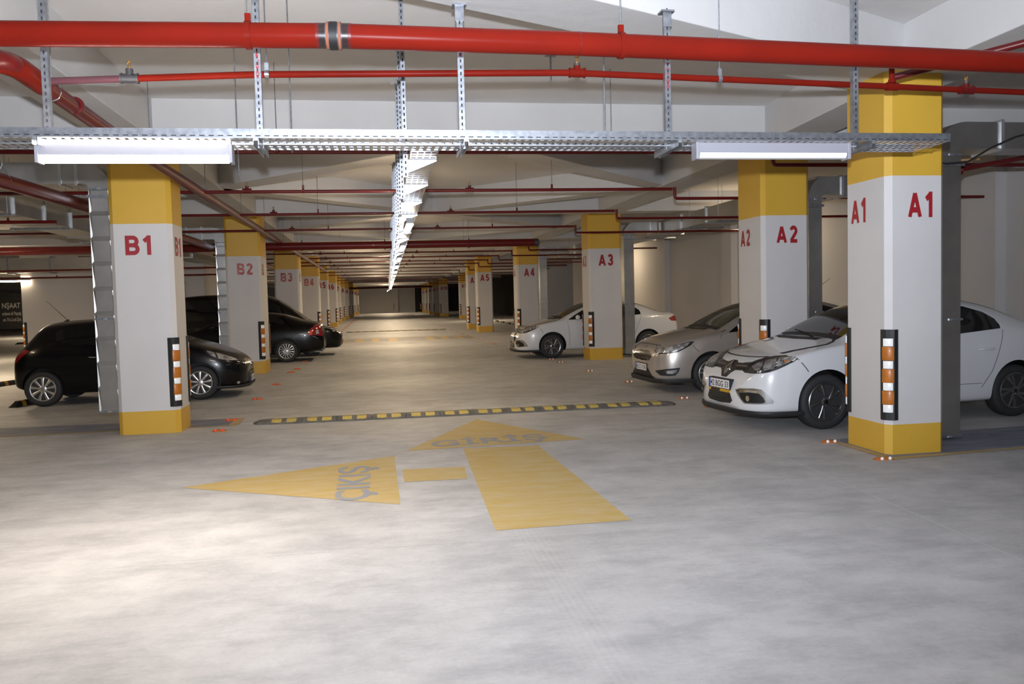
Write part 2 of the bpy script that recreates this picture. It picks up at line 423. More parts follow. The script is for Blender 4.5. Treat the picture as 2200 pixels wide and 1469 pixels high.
# blue strips with yellow border at the first columns
slab('road_marking', [(((-7.2, 11.9), (-2.05, 11.9), (-2.05, 12.62), (-7.2, 12.75)), 'floor_blue', ZF), (((-7.2, 11.84), (-2.0, 11.82), (-2.0, 11.9), (-7.2, 11.92)), 'floor_edge', ZF + .001), (((-2.05, 11.9), (-1.93, 11.9), (-1.93, 12.62), (-2.05, 12.62)), 'floor_edge', ZF + .001)],
     'worn blue floor strip with yellow border under column B1', 'road marking')
slab('road_marking', [(((4.93, 7.42), (8.6, 7.75), (8.6, 8.75), (4.93, 8.5)), 'floor_blue', ZF), (((4.84, 7.32), (8.6, 7.65), (8.6, 7.75), (4.84, 7.42)), 'floor_edge', ZF + .001), (((4.84, 7.42), (4.93, 7.42), (4.93, 8.5), (4.84, 8.5)), 'floor_edge', ZF + .001)],
     'worn blue floor strip with yellow border under column A1', 'road marking')
# far crossing band: yellow with grey blocks
polys = [(((-1.55, 34.6), (4.15, 34.9), (4.15, 38.0), (-1.55, 37.7)), 'floor_edge', ZF)]
for x0, x1 in ((-1.3, -.9), (-.55, -.2), (.1, .5), (.85, 2.1), (2.45, 2.75), (3.05, 3.4), (3.7, 4.0)):
    polys.append((((x0, 34.9), (x1, 34.9), (x1, 37.6), (x0, 37.6)), 'floor_grey', ZF + .001))
slab('road_marking', polys, 'faded yellow band with grey blocks crossing the aisle', 'road marking')

# ------------------------------------------------------------------ columns
GUARD = []
def column(name_txt, x0, y0, x1, y1, zband, zl, lab_h=.25, front_u=None, side=None, mname='red_letter', top=ZS + .02, side_u=.15, lw=None, ch=.055):
    e = empty('column', (x0, y0, 0), label='square white column with yellow bands marked %s' % name_txt, cat='column', kind='thing')
    w, d = x1 - x0, y1 - y0
    poly = [(ch, 0), (w - ch, 0), (w, ch), (w, d - ch), (w - ch, d), (ch, d), (0, d - ch), (0, ch)]
    b = MB(); b.prism(poly, .30, zband, 'column_white'); b.build('shaft', e)
    b = MB(); b.prism(poly, 0, .30, 'yellow_paint'); b.build('base_band', e)
    b = MB(); b.prism(poly, zband, top, 'yellow_paint'); b.build('top_band', e)
    lw = lw or lab_h * (1.08 if name_txt == 'A1' else 1.30 if len(name_txt) == 2 else 1.95)
    if front_u is None: front_u = (w - lw) / 2
    lettering('lettering', name_txt, lw, lab_h, lambda u, v: (front_u + u, -.003, zl + v), mname, e, None)
    if side == 'L':     # left face, read from -X
        lettering('lettering', name_txt, lw, lab_h, lambda u, v: (-.003, d - side_u - u, zl - .01 + v), mname, e, None)
    elif side == 'R':
        lettering('lettering', name_txt, lw, lab_h, lambda u, v: (w + .003, side_u + u, zl - .01 + v), mname, e, None)
    return e
# A row: text, x0,y0,x1,y1, band height, label bottom
A = [('A1', 4.965, 7.545, 5.60, 8.30, 2.75, 2.342, .25), ('A2', 5.555, 11.45, 6.30, 12.30, 2.75, 2.35, .25), ('A3', 5.42, 20.94, 6.30, 21.70, 2.857, 2.415, .30),
     ('A4', 5.16, 30.4, 5.97, 31.3, 2.86, 2.43, .30), ('A5', 4.95, 41.0, 5.72, 41.8, 2.95, 2.51, .34), ('A6', 4.96, 45.6, 5.75, 46.4, 2.95, 2.5, .34),
     ('A9', 6.95, 70, 7.75, 70.8, 3.0, 2.6, .34), ('A10', 6.2, 82, 7.05, 82.8, 3.05, 2.6, .34), ('A11', 6.12, 90.5, 6.9, 91.3, 3.05, 2.6, .34),
     ('A12', 6.05, 97.3, 6.85, 98.1, 3.05, 2.6, .34), ('A13', 6.35, 108.5, 7.1, 109.3, 3.05, 2.6, .34), ('A14', 6.4, 117.5, 7.15, 118.3, 3.05, 2.6, .34)]
FU = {'A1': .22, 'A2': .22, 'A3': .26, 'A4': .26}
for t, x0, y0, x1, y1, zb, zl, h in A:
    column(t, x0, y0, x1, y1, zb, zl, h, FU.get(t), 'L' if t in ('A1', 'A2', 'A3', 'A4') else None, side_u=.13)
B = [('B1', -3.335, 11.45, -2.57, 12.10, 2.72, 2.32, .25, 'red_letter'), ('B2', -3.45, 20.5, -2.64, 21.6, 2.785, 2.35, .27, 'faded_letter'), ('B3', -3.40, 29.7, -2.57, 30.7, 2.82, 2.40, .30, 'faded_letter'),
     ('B4', -3.37, 38.9, -2.5, 39.8, 2.85, 2.42, .32, 'faded_letter'), ('B5', -3.3, 48.1, -2.6, 48.9, 2.9, 2.45, .34, 'red_letter'), ('B6', -3.33, 57.3, -2.55, 58.2, 2.95, 2.5, .36, 'red_letter'),
     ('B7', -3.35, 66.5, -2.66, 67.3, 2.95, 2.5, .36, 'red_letter'), ('B8', -3.25, 75.7, -2.68, 76.5, 2.95, 2.5, .36, 'red_letter'), ('B9', -3.25, 84.9, -2.55, 85.7, 2.95, 2.5, .36, 'red_letter'),
     ('B10', -3.0, 94.1, -2.4, 94.9, 2.95, 2.5, .36, 'red_letter'), ('B11', -3.0, 103.3, -2.4, 104.1, 2.95, 2.5, .36, 'red_letter'), ('B12', -2.85, 112.5, -2.2, 113.3, 2.95, 2.5, .36, 'red_letter')]
for t, x0, y0, x1, y1, zb, zl, h, mm in B:
    column(t, x0, y0, x1, y1, zb, zl, h, {'B1': .19, 'B2': .27}.get(t), 'R' if t in ('B1', 'B2', 'B3', 'B4', 'B5') else None, mm, side_u=.14)
column('C6', -12.9, 57.0, -12.1, 57.8, 3.0, 2.5, .36)
column('C1', -9.35, 48.2, -8.6, 49.0, 2.6, 2.1, .3)
column('D7', -25.6, 56.0, -24.55, 57.0, 2.9, 2.4, .3)
# ------------------------------------------------------------------ corner guards
def make_guard():
    e = empty('corner_guard'); H0, H1 = .345, 1.245
    e['group'] = 'rubber corner guards on column corners'; e['category'] = 'corner guard'
    # local: corner diagonal points to +x, t along y
    outer = [(-.070, -.085), (-.028, -.080), (.004, -.058), (.016, -.02), (.016, .02), (.004, .058), (-.028, .080), (-.070, .085)]
    inner = [(-.078, .075), (-.05, .06), (-.03, .03), (-.03, -.03), (-.05, -.06), (-.078, -.075)]
    b = MB(); b.prism(outer + inner, H0, H1, 'rubber'); b.build('rubber_profile', e)
    L = H1 - H0
    def pad(f0, f1, wid, dep, mname, nm):
        z0, z1 = H1 - f1 * L, H1 - f0 * L
        pts = [(.0, -wid)]
        for k in range(9):
            a = -1 + k / 4.; pts.append((.012 + dep * (1 - a * a * .75), wid * a))
        pts.append((.0, wid))
        b = MB(); b.prism(pts, z0, z1, mname); b.build(nm, e, smooth=True, bevel=.003)
    for f in (.097, .344, .584, .827): pad(f, f + .086, .047, .021, 'retro_white', 'white_reflector')
    for f in (.187, .433, .673): pad(f, f + .150, .056, .024, 'orange', 'orange_pad')
    return e
G0 = make_guard(); GT = collect(G0); gused = []
def guard(x, y, ang, label, sc=1.):
    if not gused:
        gused.append(1); o = G0; o.location = (x, y, 0); o.rotation_euler = (0, 0, ang); o['label'] = label
    else:
        o = dup(G0, (x, y, 0), ang, label, GT)
    return o
dg = math.radians
OFF = .012
for t, x0, y0, x1, y1, *_ in A:
    guard(x0 + .025, y0 + .025, dg(-135), 'black and orange corner guard on the near aisle corner of column ' + t)
    if t in ('A1', 'A2', 'A3', 'A4', 'A5', 'A6'):
        guard(x0 + .025, y1 - .025, dg(135), 'black and orange corner guard on the far aisle corner of column ' + t)
for t, x0, y0, x1, y1, *_ in B:
    if t == 'B3': continue
    guard(x1 - .025, y0 + .025, dg(-45), 'black and orange corner guard on the near aisle corner of column ' + t)
    if t in ('B1', 'B2', 'B4', 'B5'):
        guard(x1 - .025, y1 - .025, dg(45), 'black and orange corner guard on the far aisle corner of column ' + t)
guard(-11.53, 30.02, dg(-135), 'black and orange corner guard on the left edge of the stair core wall')
guard(2.55, YB - .02, dg(-90), 'reflective corner guard on the pale end wall of the aisle')
guard(6.3, 119.6, dg(-110), 'reflective corner guard by the dark recess in the end wall')

# ------------------------------------------------------------------ road studs
def make_stud(refl, mname):
    e = empty('road_stud'); e['category'] = 'road stud'
    b = MB(); hx, hy = .10, .05
    vs = [(-hx, -hy * .7, 0), (-hx + .02, -hy, 0), (hx - .02, -hy, 0), (hx, -hy * .7, 0), (hx, hy * .7, 0), (hx - .02, hy, 0), (-hx + .02, hy, 0), (-hx, hy * .7, 0)]
    tv = [(-.066, -.022, .024), (-.06, -.026, .024), (.06, -.026, .024), (.066, -.022, .024), (.066, .022, .024), (.06, .026, .024), (-.06, .026, .024), (-.066, .022, .024)]
    b.add(vs + tv, [tuple(range(7, -1, -1)), tuple(range(8, 16))] + [(i, (i + 1) % 8, 8 + (i + 1) % 8, 8 + i) for i in range(8)], 'stud_orange')
    b.build('stud_body', e, smooth=True, angle=60)
    for sx in (-.042, .042):
        b = MB(); b.lathe([(.0165, -.040), (.0165, -.046), (.012, -.050), (.003, -.052)], mname, 'y', 16, (sx, 0, .0185)); b.build(refl, e, smooth=True)
    return e
ORD = ['nearest', 'second', 'third', 'fourth', 'fifth', 'sixth', 'seventh', 'eighth', 'ninth', 'tenth', 'eleventh', 'twelfth', 'thirteenth', 'fourteenth', 'fifteenth', 'sixteenth', 'seventeenth', 'eighteenth', 'nineteenth', 'twentieth',
       'twenty-first', 'twenty-second', 'twenty-third', 'twenty-fourth', 'twenty-fifth', 'twenty-sixth', 'twenty-seventh', 'twenty-eighth', 'twenty-ninth', 'thirtieth']
RS = [(4.80, 7.36), (4.81, 8.36), (4.76, 11.5), (4.735, 12.53), (4.69, 15.27), (4.58, 17.8), (4.54, 20.55), (4.52, 21.6), (4.39, 24.1), (4.27, 27.0), (4.19, 29.95), (4.22, 30.7), (4.2, 33.7), (4.1, 36.5), (4.05, 39.8), (4.02, 42.3)]
y = 45.5
while len(RS) < 30: RS.append((4.02, y)); y += 3.05
LS = [(-2.08, 11.4), (-2.09, 12.4), (-2.08, 15.0), (-2.06, 17.6), (-2.05, 20.6), (-1.99, 21.5), (-2.0, 24.0), (-2.01, 26.6)]
y = 29.8
while len(LS) < 26: LS.append((-1.95, y)); y += 3.05
for pts, rn, mn, side, colr in ((RS, 'white_reflector', 'retro_white', 'right', 'white'), (LS, 'red_reflector', 'retro_red', 'left', 'red')):
    s0 = make_stud(rn, mn); s0['group'] = '%s road studs along the %s edge of the aisle' % (colr, side); st = collect(s0)
    for i, (x, y) in enumerate(pts):
        lab = '%s road stud with %s reflectors on the %s edge line' % (ORD[i], colr, side)
        if i == 0: s0.location = (x, y, 0); s0['label'] = lab
        else: dup(s0, (x, y, 0), 0, lab, st)

# ------------------------------------------------------------------ speed bumps
def speed_bump(x0, x1, y, label, detail=True, dep=.40, hgt=.05):
    e = empty('speed_bump', ((x0 + x1) / 2, y, 0), label=label, cat='speed bump')
    L = x1 - x0; n = 12; cap = .18; mod = (L - 2 * cap) / n
    prof = [(-dep / 2, 0), (-dep / 2, .012), (-dep * .3, hgt * .82), (-dep * .12, hgt), (dep * .12, hgt), (dep * .3, hgt * .82), (dep / 2, .012), (dep / 2, 0)]
    def ext(b, xa, xb, mname, sc0=1., sc1=1.):
        vs = [(xa, yy * sc0, zz * sc0) for yy, zz in prof] + [(xb, yy * sc1, zz * sc1) for yy, zz in prof]; k = len(prof)
        b.add(vs, [tuple(range(k)), tuple(range(2 * k - 1, k - 1, -1))] + [(i, (i + 1) % k, k + (i + 1) % k, k + i) for i in range(k)], mname)
    if not detail:
        b = MB(); ext(b, -L / 2, L / 2, 'bump_rubber'); b.build('rubber_module', e)
        for i in range(n):
            b = MB(); cx = -L / 2 + cap + mod * (i + .5)
            b.box((cx - .1, -dep * .40, hgt * .4), (cx + .1, dep * .40, hgt + .003), 'bump_yellow'); b.build('yellow_plate', e)
        return
    for sgn in (-1, 1):
        b = MB(); ext(b, sgn * (L / 2 - cap), sgn * (L / 2 - cap * .4), 'bump_rubber', 1, .86); ext(b, sgn * (L / 2 - cap * .4), sgn * L / 2, 'bump_rubber', .86, .35); b.build('end_cap', e)
    for i in range(n):
        xa = -L / 2 + cap + mod * i; b = MB()
        ext(b, xa + .003, xa + mod - .003, 'bump_rubber')
        for k in range(5):           # moulded ribs at both ends of a module
            for base in (xa + .016 + k * .022, xa + mod - .016 - k * .022):
                for sg in (-1, 1): b.bar((base, sg * dep * .44, .021), (base, sg * dep * .14, hgt), .009, .008, 'bump_rubber')
        b.build('rubber_module', e)
        for cx in (xa + mod / 2 - .10, xa + mod / 2 + .10):
            for sgn in (-1, 1):
                b = MB()
                P_ = [(sgn * dep * .43, .0245), (sgn * dep * .30, .0455), (sgn * dep * .11, .0545)]; vs = []
                for xx in (cx - .065, cx + .065):
                    for (yy, zz) in P_: vs += [(xx, yy, zz), (xx, yy, zz - .008)]
                b.add(vs, [(0, 2, 8, 6), (2, 4, 10, 8), (1, 7, 9, 3), (3, 9, 11, 5), (0, 6, 7, 1), (4, 5, 11, 10), (0, 1, 3, 2), (2, 3, 5, 4), (6, 8, 9, 7), (8, 10, 11, 9)], 'bump_yellow')
                b.build('yellow_plate', e)
speed_bump(-1.72, 4.38, 11.98, 'black rubber speed bump with yellow plates, nearest across the aisle')
speed_bump(-1.6, 3.75, 46.0, 'second speed bump across the aisle beyond the faded yellow band', False, .3)
speed_bump(-1.5, 4.3, 96.5, 'farthest speed bump near the end wall', False, .4)

# ------------------------------------------------------------------ wheel stops
def wheel_stop(x, y, rz, label, L=.55):
    e = empty('wheel_stop', (x, y, 0), rz, label, 'wheel stop', 'rubber wheel stops')
    prof = [(-.075, 0), (-.06, .07), (-.03, .10), (.03, .10), (.06, .07), (.075, 0)]
    def ext(b, xa, xb, mname, s0=1., s1=1.):
        k = len(prof); vs = [(xa, yy, zz * s0) for yy, zz in prof] + [(xb, yy, zz * s1) for yy, zz in prof]
        b.add(vs, [tuple(range(k)), tuple(range(2 * k - 1, k - 1, -1))] + [(i, (i + 1) % k, k + (i + 1) % k, k + i) for i in range(k)], mname)
    b = MB(); ext(b, -L / 2, -L / 2 + .12, 'rubber', .25, 1); ext(b, -L / 2 + .12, L / 2 - .12, 'rubber'); ext(b, L / 2 - .12, L / 2, 'rubber', 1, .25); b.build('rubber_body', e)
    prof = [(p[0] * 1.02, p[1] * 1.03) for p in prof]
    for c in (-L * .2, L * .2):
        b = MB(); ext(b, c - .05, c + .05, 'hazard_yellow'); b.build('yellow_stripe', e)
wheel_stop(-6.07, 15.72, dg(78), 'black and yellow wheel stop behind the hatchback rear wheel', .75)
wheel_stop(-6.25, 14.4, dg(80), 'black and yellow wheel stop at the left frame edge', .6)
wheel_stop(-8.2, 19.6, dg(75), 'long black and yellow wheel stop left of the hatchback', 1.6)
for i, (x, y) in enumerate(((8.42, 58.5), (8.4, 55.9), (8.3, 52.6), (8.3, 50.3))):
    wheel_stop(x, y, dg(90), '%s dark wheel stop in the empty bays beyond column A4' % ['fourth', 'third', 'second', 'nearest'][i], 1.2)
for i, (x, y) in enumerate(((-16.5, 44.), (-15.0, 42.))):
    wheel_stop(x, y, dg(15), '%s black and yellow wheel stop in the far left bays' % ['left', 'right'][i], 1.6)

# ------------------------------------------------------------------ pipes
def arc(p, a, b_, r, n=6):
    """fillet corner p between directions from a and to b_"""
    p, a, b_ = Vector(p), Vector(a), Vector(b_)
    d0 = (a - p).normalized(); d1 = (b_ - p).normalized()
    q0, q1 = p + d0 * r, p + d1 * r
    return [q0 * (1 - t) ** 2 + p * 2 * t * (1 - t) + q1 * t * t for t in [i / n for i in range(n + 1)]]
def route(pts, r):
    out = [Vector(pts[0])]
    for i in range(1, len(pts) - 1): out += arc(pts[i], pts[i - 1], pts[i + 1], r)
    out.append(Vector(pts[-1])); return out
def sprinkler(e, x, y, z, r, mname, valve=False):
    h = empty('sprinkler_head', (x, y, z)); h.parent = e
    b = MB(); b.tube([(-.055, 0, 0), (.055, 0, 0)], r * 1.35, mname); b.tube([(-.062, 0, 0), (-.05, 0, 0)], r * 1.55, mname); b.tube([(.05, 0, 0), (.062, 0, 0)], r * 1.55, mname)
    b.tube([(0, 0, 0), (0, 0, .055)], [r * 1.15, r * 1.0], mname); b.tube([(0, 0, .05), (0, 0, .068)], r * 1.05, 'iron')
    b.build('tee_fitting', h, smooth=True)
    b = MB(); b.tube([(0, 0, .066), (0, 0, .085)], .010, 'brass', 8)
    for s in (-1, 1): b.tube([(s * .008, 0, .082), (s * .013, 0, .095), (s * .009, 0, .11), (0, 0, .118)], .0028, 'brass', 6)
    b.tube([(0, 0, .085), (0, 0, .118)], .003, 'brass', 6)
    b.tube([(0, 0, .118), (0, 0, .122)], .018, 'brass', 12)
    b.build('brass_nozzle', h, smooth=True)
def hanger(e, x, y, z, r, mname='pipe_dark', top=ZC, w=.03, strapmat=None):
    h = empty('pipe_hanger', (x, y, z)); h.parent = e
    b = MB(); b.tube([(-w / 2, 0, 0), (w / 2, 0, 0)], r * 1.14, strapmat or mname, 14)
    b.box((-w / 2, -.012, r * .9), (w / 2, .012, r + .055), strapmat or mname); b.build('strap', h, smooth=True)
    b = MB(); b.tube([(0, 0, r + .04), (0, 0, top - z)], .005, 'galv', 6); b.build('rod', h, smooth=True)
def pipe(name, label, runs, r, mname, cat='pipe', n=14):
    e = empty(name, runs[0][0], label=label, cat=cat); o = Vector(runs[0][0])
    for pts in runs:
        b = MB(); b.tube([Vector(p) - o for p in pts], r, mname, n); b.build('pipe_run', e, smooth=True)
    return e, o
# near big main across the frame (three welded lengths, a little out of line)
e, o = pipe('fire_main', 'large glossy red fire main across the top of the frame', [[(-7, 5.62, 3.25), (-.22, 5.27, 3.262)], [(-.17, 5.268, 3.262), (1.32, 5.235, 3.24), (2.9, 5.31, 3.235), (9, 5.68, 3.24)]], .073, 'pipe_red', n=24)
def local(e, o, p): return Vector(p) - o
b = MB(); dirx = Vector((1, -.045, 0)).normalized(); c = local(e, o, (-.195, 5.269, 3.262))
b.tube([c - dirx * .055, c + dirx * .055], .074, 'iron', 24); b.tube([c - dirx * .025, c + dirx * .02], .083, 'dark', 24)
for s in (-1, 1): b.tube([c + dirx * (s * .036 - .008), c + dirx * (s * .036 + .008)], .081, 'rust', 24)
b.build('grooved_coupling', e, smooth=True)
for s_ in (-1, 1):
    b = MB(); b.tube([c + dirx * s_ * .05, c + dirx * s_ * .085], .0742, 'scorch', 24); b.tube([c + dirx * s_ * .085, c + dirx * s_ * .105], .0740, 'pipe_dark', 24); b.build('scorched_band', e, smooth=True)
b = MB(); c = local(e, o, (1.32, 5.235, 3.24)); b.tube([c - Vector((.004, 0, 0)), c + Vector((.004, 0, 0))], .0745, 'pipe_dark', 24); b.build('weld_bead', e, smooth=True)
for x, yy, zz in ((-.70, 5.295, 3.261), (1.60, 5.25, 3.24)):
    p = local(e, o, (x, yy, zz)); hanger(e, p.x, p.y, p.z, .073, 'pipe_red', ZC - o.z, .034)
# branch lines with sprinklers
XH = (-1.8, 1.47); XHG = (-1.0, 2.75)
BY = [(6.3, 'nearest red sprinkler pipe below the big fire main'), (9.47, 'second red sprinkler pipe just below the cross tray'), (12.8, 'third red sprinkler pipe in front of column A2'), (16.05, 'fourth red sprinkler pipe above column B2'), (19.5, 'fifth red sprinkler pipe crossing column A3'),
      (26.0, 'sixth red sprinkler pipe beyond the dark main'), (29.3, 'seventh red sprinkler pipe at column A4'), (32.5, 'eighth red sprinkler pipe behind column A4'), (35.7, 'ninth red sprinkler pipe down the aisle'), (38.9, 'tenth red sprinkler pipe down the aisle'), (43., 'eleventh red sprinkler pipe down the aisle'), (48., 'twelfth red sprinkler pipe down the aisle'), (53., 'thirteenth red sprinkler pipe down the aisle'), (59., 'fourteenth red sprinkler pipe down the aisle'), (66., 'fifteenth red sprinkler pipe far down the aisle'), (75., 'sixteenth red sprinkler pipe far down the aisle')]
for i, (y, lab) in enumerate(BY):
    z = 3.31; r = .0245 if i else .025
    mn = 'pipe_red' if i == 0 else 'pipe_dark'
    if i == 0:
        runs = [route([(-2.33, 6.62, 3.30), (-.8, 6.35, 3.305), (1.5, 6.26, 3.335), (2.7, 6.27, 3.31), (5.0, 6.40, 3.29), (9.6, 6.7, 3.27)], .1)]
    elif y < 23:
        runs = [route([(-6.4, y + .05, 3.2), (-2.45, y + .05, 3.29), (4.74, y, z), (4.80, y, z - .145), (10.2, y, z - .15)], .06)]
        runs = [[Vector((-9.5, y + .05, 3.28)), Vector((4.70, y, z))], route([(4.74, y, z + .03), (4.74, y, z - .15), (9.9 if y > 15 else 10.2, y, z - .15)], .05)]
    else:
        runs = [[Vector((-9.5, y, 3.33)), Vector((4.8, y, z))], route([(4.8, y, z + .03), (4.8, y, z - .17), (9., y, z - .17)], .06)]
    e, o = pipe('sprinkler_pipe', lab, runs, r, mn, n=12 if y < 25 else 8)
    e['group'] = 'red sprinkler pipes across the aisle'
    if i == 0:
        b = MB(); p = local(e, o, (-2.33, 6.62, 3.30)); q = local(e, o, (-1.70, 6.51, 3.3025)); b.tube([p, q], .0262, 'primer', 12); b.build('primed_length', e, smooth=True)
        sprinkler(e, *local(e, o, (-1.70, 6.505, 3.302)), .025, 'iron'); sprinkler(e, *local(e, o, (1.56, 6.26, 3.335)), .025, 'pipe_red'); sprinkler(e, *local(e, o, (4.93, 6.395, 3.29)), .025, 'pipe_dark')
        b = MB(); p = local(e, o, (4.22, 6.35, 3.295)); b.tube([p, p + Vector((0, 0, .2))], .022, 'pipe_red'); b.tube([p - Vector((.05, 0, 0)), p + Vector((.05, 0, 0))], .034, 'pipe_red'); b.tube([p + Vector((0, 0, .03)), p + Vector((0, 0, .06))], [.034, .026], 'pipe_red'); b.build('riser_tee', e, smooth=True)
        for x, yy, zz in ((-.72, 6.34, 3.306), (2.70, 6.27, 3.31)): p = local(e, o, (x, yy, zz)); hanger(e, p.x, p.y, p.z, .025, 'pipe_red', ZC - o.z, .03, 'galv')
    else:
        if y < 40:
            for x in XH: sprinkler(e, *local(e, o, (x, y, z)), r, mn)
            for x in XHG: p = local(e, o, (x, y, z)); hanger(e, p.x, p.y, p.z, r, mn, ZC - o.z)
        else:
            for x in XH:
                b = MB(); p = local(e, o, (x, y, z)); b.tube([p, p + Vector((0, 0, .1))], .02, mn, 8); b.build('sprinkler_head', e)
# dark thick mains further back
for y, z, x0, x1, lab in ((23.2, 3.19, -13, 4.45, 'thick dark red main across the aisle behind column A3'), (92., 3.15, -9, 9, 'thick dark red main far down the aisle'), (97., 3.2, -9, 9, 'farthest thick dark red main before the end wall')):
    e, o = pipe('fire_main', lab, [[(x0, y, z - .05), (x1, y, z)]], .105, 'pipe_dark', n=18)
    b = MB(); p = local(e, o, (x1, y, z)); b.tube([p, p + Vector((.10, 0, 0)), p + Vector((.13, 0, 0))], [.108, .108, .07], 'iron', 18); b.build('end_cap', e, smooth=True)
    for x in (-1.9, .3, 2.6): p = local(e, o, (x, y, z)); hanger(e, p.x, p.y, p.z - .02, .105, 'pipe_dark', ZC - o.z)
# left main along the aisle with its big elbow
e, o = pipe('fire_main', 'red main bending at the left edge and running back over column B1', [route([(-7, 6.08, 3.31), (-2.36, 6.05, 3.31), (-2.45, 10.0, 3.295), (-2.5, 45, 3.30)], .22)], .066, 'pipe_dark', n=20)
b = MB(); b.tube([p - o for p in route([(-3.4, 6.06, 3.31), (-2.36, 6.05, 3.31), (-2.375, 6.75, 3.308)], .30)], .078, 'pipe_red', 20); b.build('elbow', e, smooth=True)
for yy in (6.62, 7.42):
    b = MB(); p = Vector((-2.372, yy, 3.308)) - o; b.tube([p - Vector((0, .012, 0)), p + Vector((0, .012, 0))], .0715, 'pipe_dark', 20); b.build('weld_bead', e, smooth=True)
for y in (6.95, 10.1, 13.2, 16.6, 20., 24., 28.):
    p = Vector((-2.38 if y < 8 else -2.455, y, 3.30)) - o
    h = empty('pipe_hanger', p); h.parent = e
    b = MB()
    for s in (-1, 1): b.tube([(s * .064, 0, 0), (s * .05, 0, .06), (0, 0, .125)], .005, 'galv', 6)
    b.tube([(-.064, 0, 0), (-.045, 0, -.045), (0, 0, -.064), (.045, 0, -.045), (.064, 0, 0)], .005, 'galv', 6); b.build('strap', h)
    b = MB(); b.tube([(0, 0, .12), (0, 0, ZC - 3.3)], .006, 'galv', 6); b.build('rod', h)
# lower left main running back behind column B1
e, o = pipe('fire_main', 'lower red main at the left passing behind the duct of column B1', [[(-4.06, 8.1, 3.07), (-3.86, 12.4, 3.05), (-3.88, 40, 3.05)]], .083, 'pipe_dark', n=20)
for y in (10.0,):
    p = Vector((-3.975, y, 3.062)) - o; h = empty('pipe_hanger', p); h.parent = e
    b = MB()
    for s in (-1, 1): b.tube([(s * .088, 0, 0), (s * .05, 0, .09), (0, 0, .17)], .005, 'galv', 6)
    b.build('strap', h); b = MB(); b.tube([(0, 0, .17), (0, 0, ZC - 3.07)], .006, 'galv', 6); b.build('rod', h)
# far left pipes
for j, (y, z, x0, x1, lab) in enumerate(((24.6, 3.30, -14, -5.0, 'thin dark red pipe above the stair core at left'), (26.2, 2.78, -15, -4.6, 'thin dark red pipe in front of the stair core wall'), (27.6, 2.62, -11.2, -4.6, 'lowest thin red pipe with capped end by the stair core'), (14.2, 3.02, -9, -4.9, 'red pipe with an elbow under the left duct'))):
    e, o = pipe('sprinkler_pipe', lab, [[(x0, y, z), (x1, y, z)]], .027, 'pipe_dark', n=10)
    for x in (x0 + 1.6, x0 + 3.4):
        b = MB(); p = local(e, o, (x, y, z)); b.tube([p, p + Vector((0, 0, .07))], [.03, .012], 'pipe_dark', 8); b.build('sprinkler_head', e)
# red pipe upper right beyond A1 and the lower one on the wall side
e, o = pipe('fire_main', 'red pipe slanting away at the upper right corner', [[(4.35, 6.55, 3.42), (5.6, 5.4, 3.62)]], .03, 'pipe_dark', n=14)
e, o = pipe('sprinkler_pipe', 'red pipe rising to the wall right of the duct at column A1', [route([(6.3, 9.6, 3.06), (7.0, 9.2, 3.06), (9.6, 9.6, 3.50)], .15)], .032, 'pipe_dark', n=12)
b = MB(); p = local(e, o, (7.0, 9.2, 3.06)); b.tube([p - Vector((.35, -.2, 0)), p + Vector((.05, 0, 0))], .055, 'pipe_dark', 14); b.build('thick_fitting', e, smooth=True)

# ------------------------------------------------------------------ cable trays
def perforated(b, L, W, mname, pitch=.056, slot=.030, rows=4, z=0., bw=.10):
    """sheet with real slots, local x along the tray, y across"""
    n = int(L / pitch); rw = W / rows
    for j in range(rows + 1):
        y = j * rw; hw = rw * bw
        b.add([(0, max(0, y - hw), z), (L, max(0, y - hw), z), (L, min(W, y + hw), z), (0, min(W, y + hw), z)], [(0, 1, 2, 3)], mname)
    for j in range(rows):
        ya, yb = j * rw + rw * bw, (j + 1) * rw - rw * bw
        for i in range(n + 1):
            x0 = i * pitch + (pitch / 2 if j % 2 and rows > 4 else 0); x1 = x0 + (pitch - slot)
            if x1 > L: continue
            b.add([(x0, ya, z), (x1, ya, z), (x1, yb, z), (x0, yb, z)], [(0, 1, 2, 3)], mname)
TW = .46
e = empty('cable_tray', (-4.6, 5.90, 2.765), label='galvanised perforated cable tray across the aisle under the fire main', cat='cable tray')
e.rotation_euler = (0, 0, math.atan2(-.02, 9.)); TL = 9.0
b = MB(); perforated(b, TL, TW, 'galv_bright'); b.build('perforated_bottom', e, recalc=False)
def lip(y):
    b = MB(); b.box((0, y - .002, 0), (TL, y + .002, .062), 'galv'); b.box((0, min(y, y + (.018 if y < .1 else -.018)), .058), (TL, max(y, y + (.018 if y < .1 else -.018)), .062), 'galv')
    n = int(TL / .06)
    for i in range(n): b.box((i * .06, y - .004, .012), (i * .06 + .034, y + .004, .018), 'void')
    return b.build('side_rail', e)
lip(0); lip(TW)
b = MB(); b.box((0, TW * .45, -.006), (TL, TW * .47, .002), 'galv_bright'); b.build('centre_strip', e)
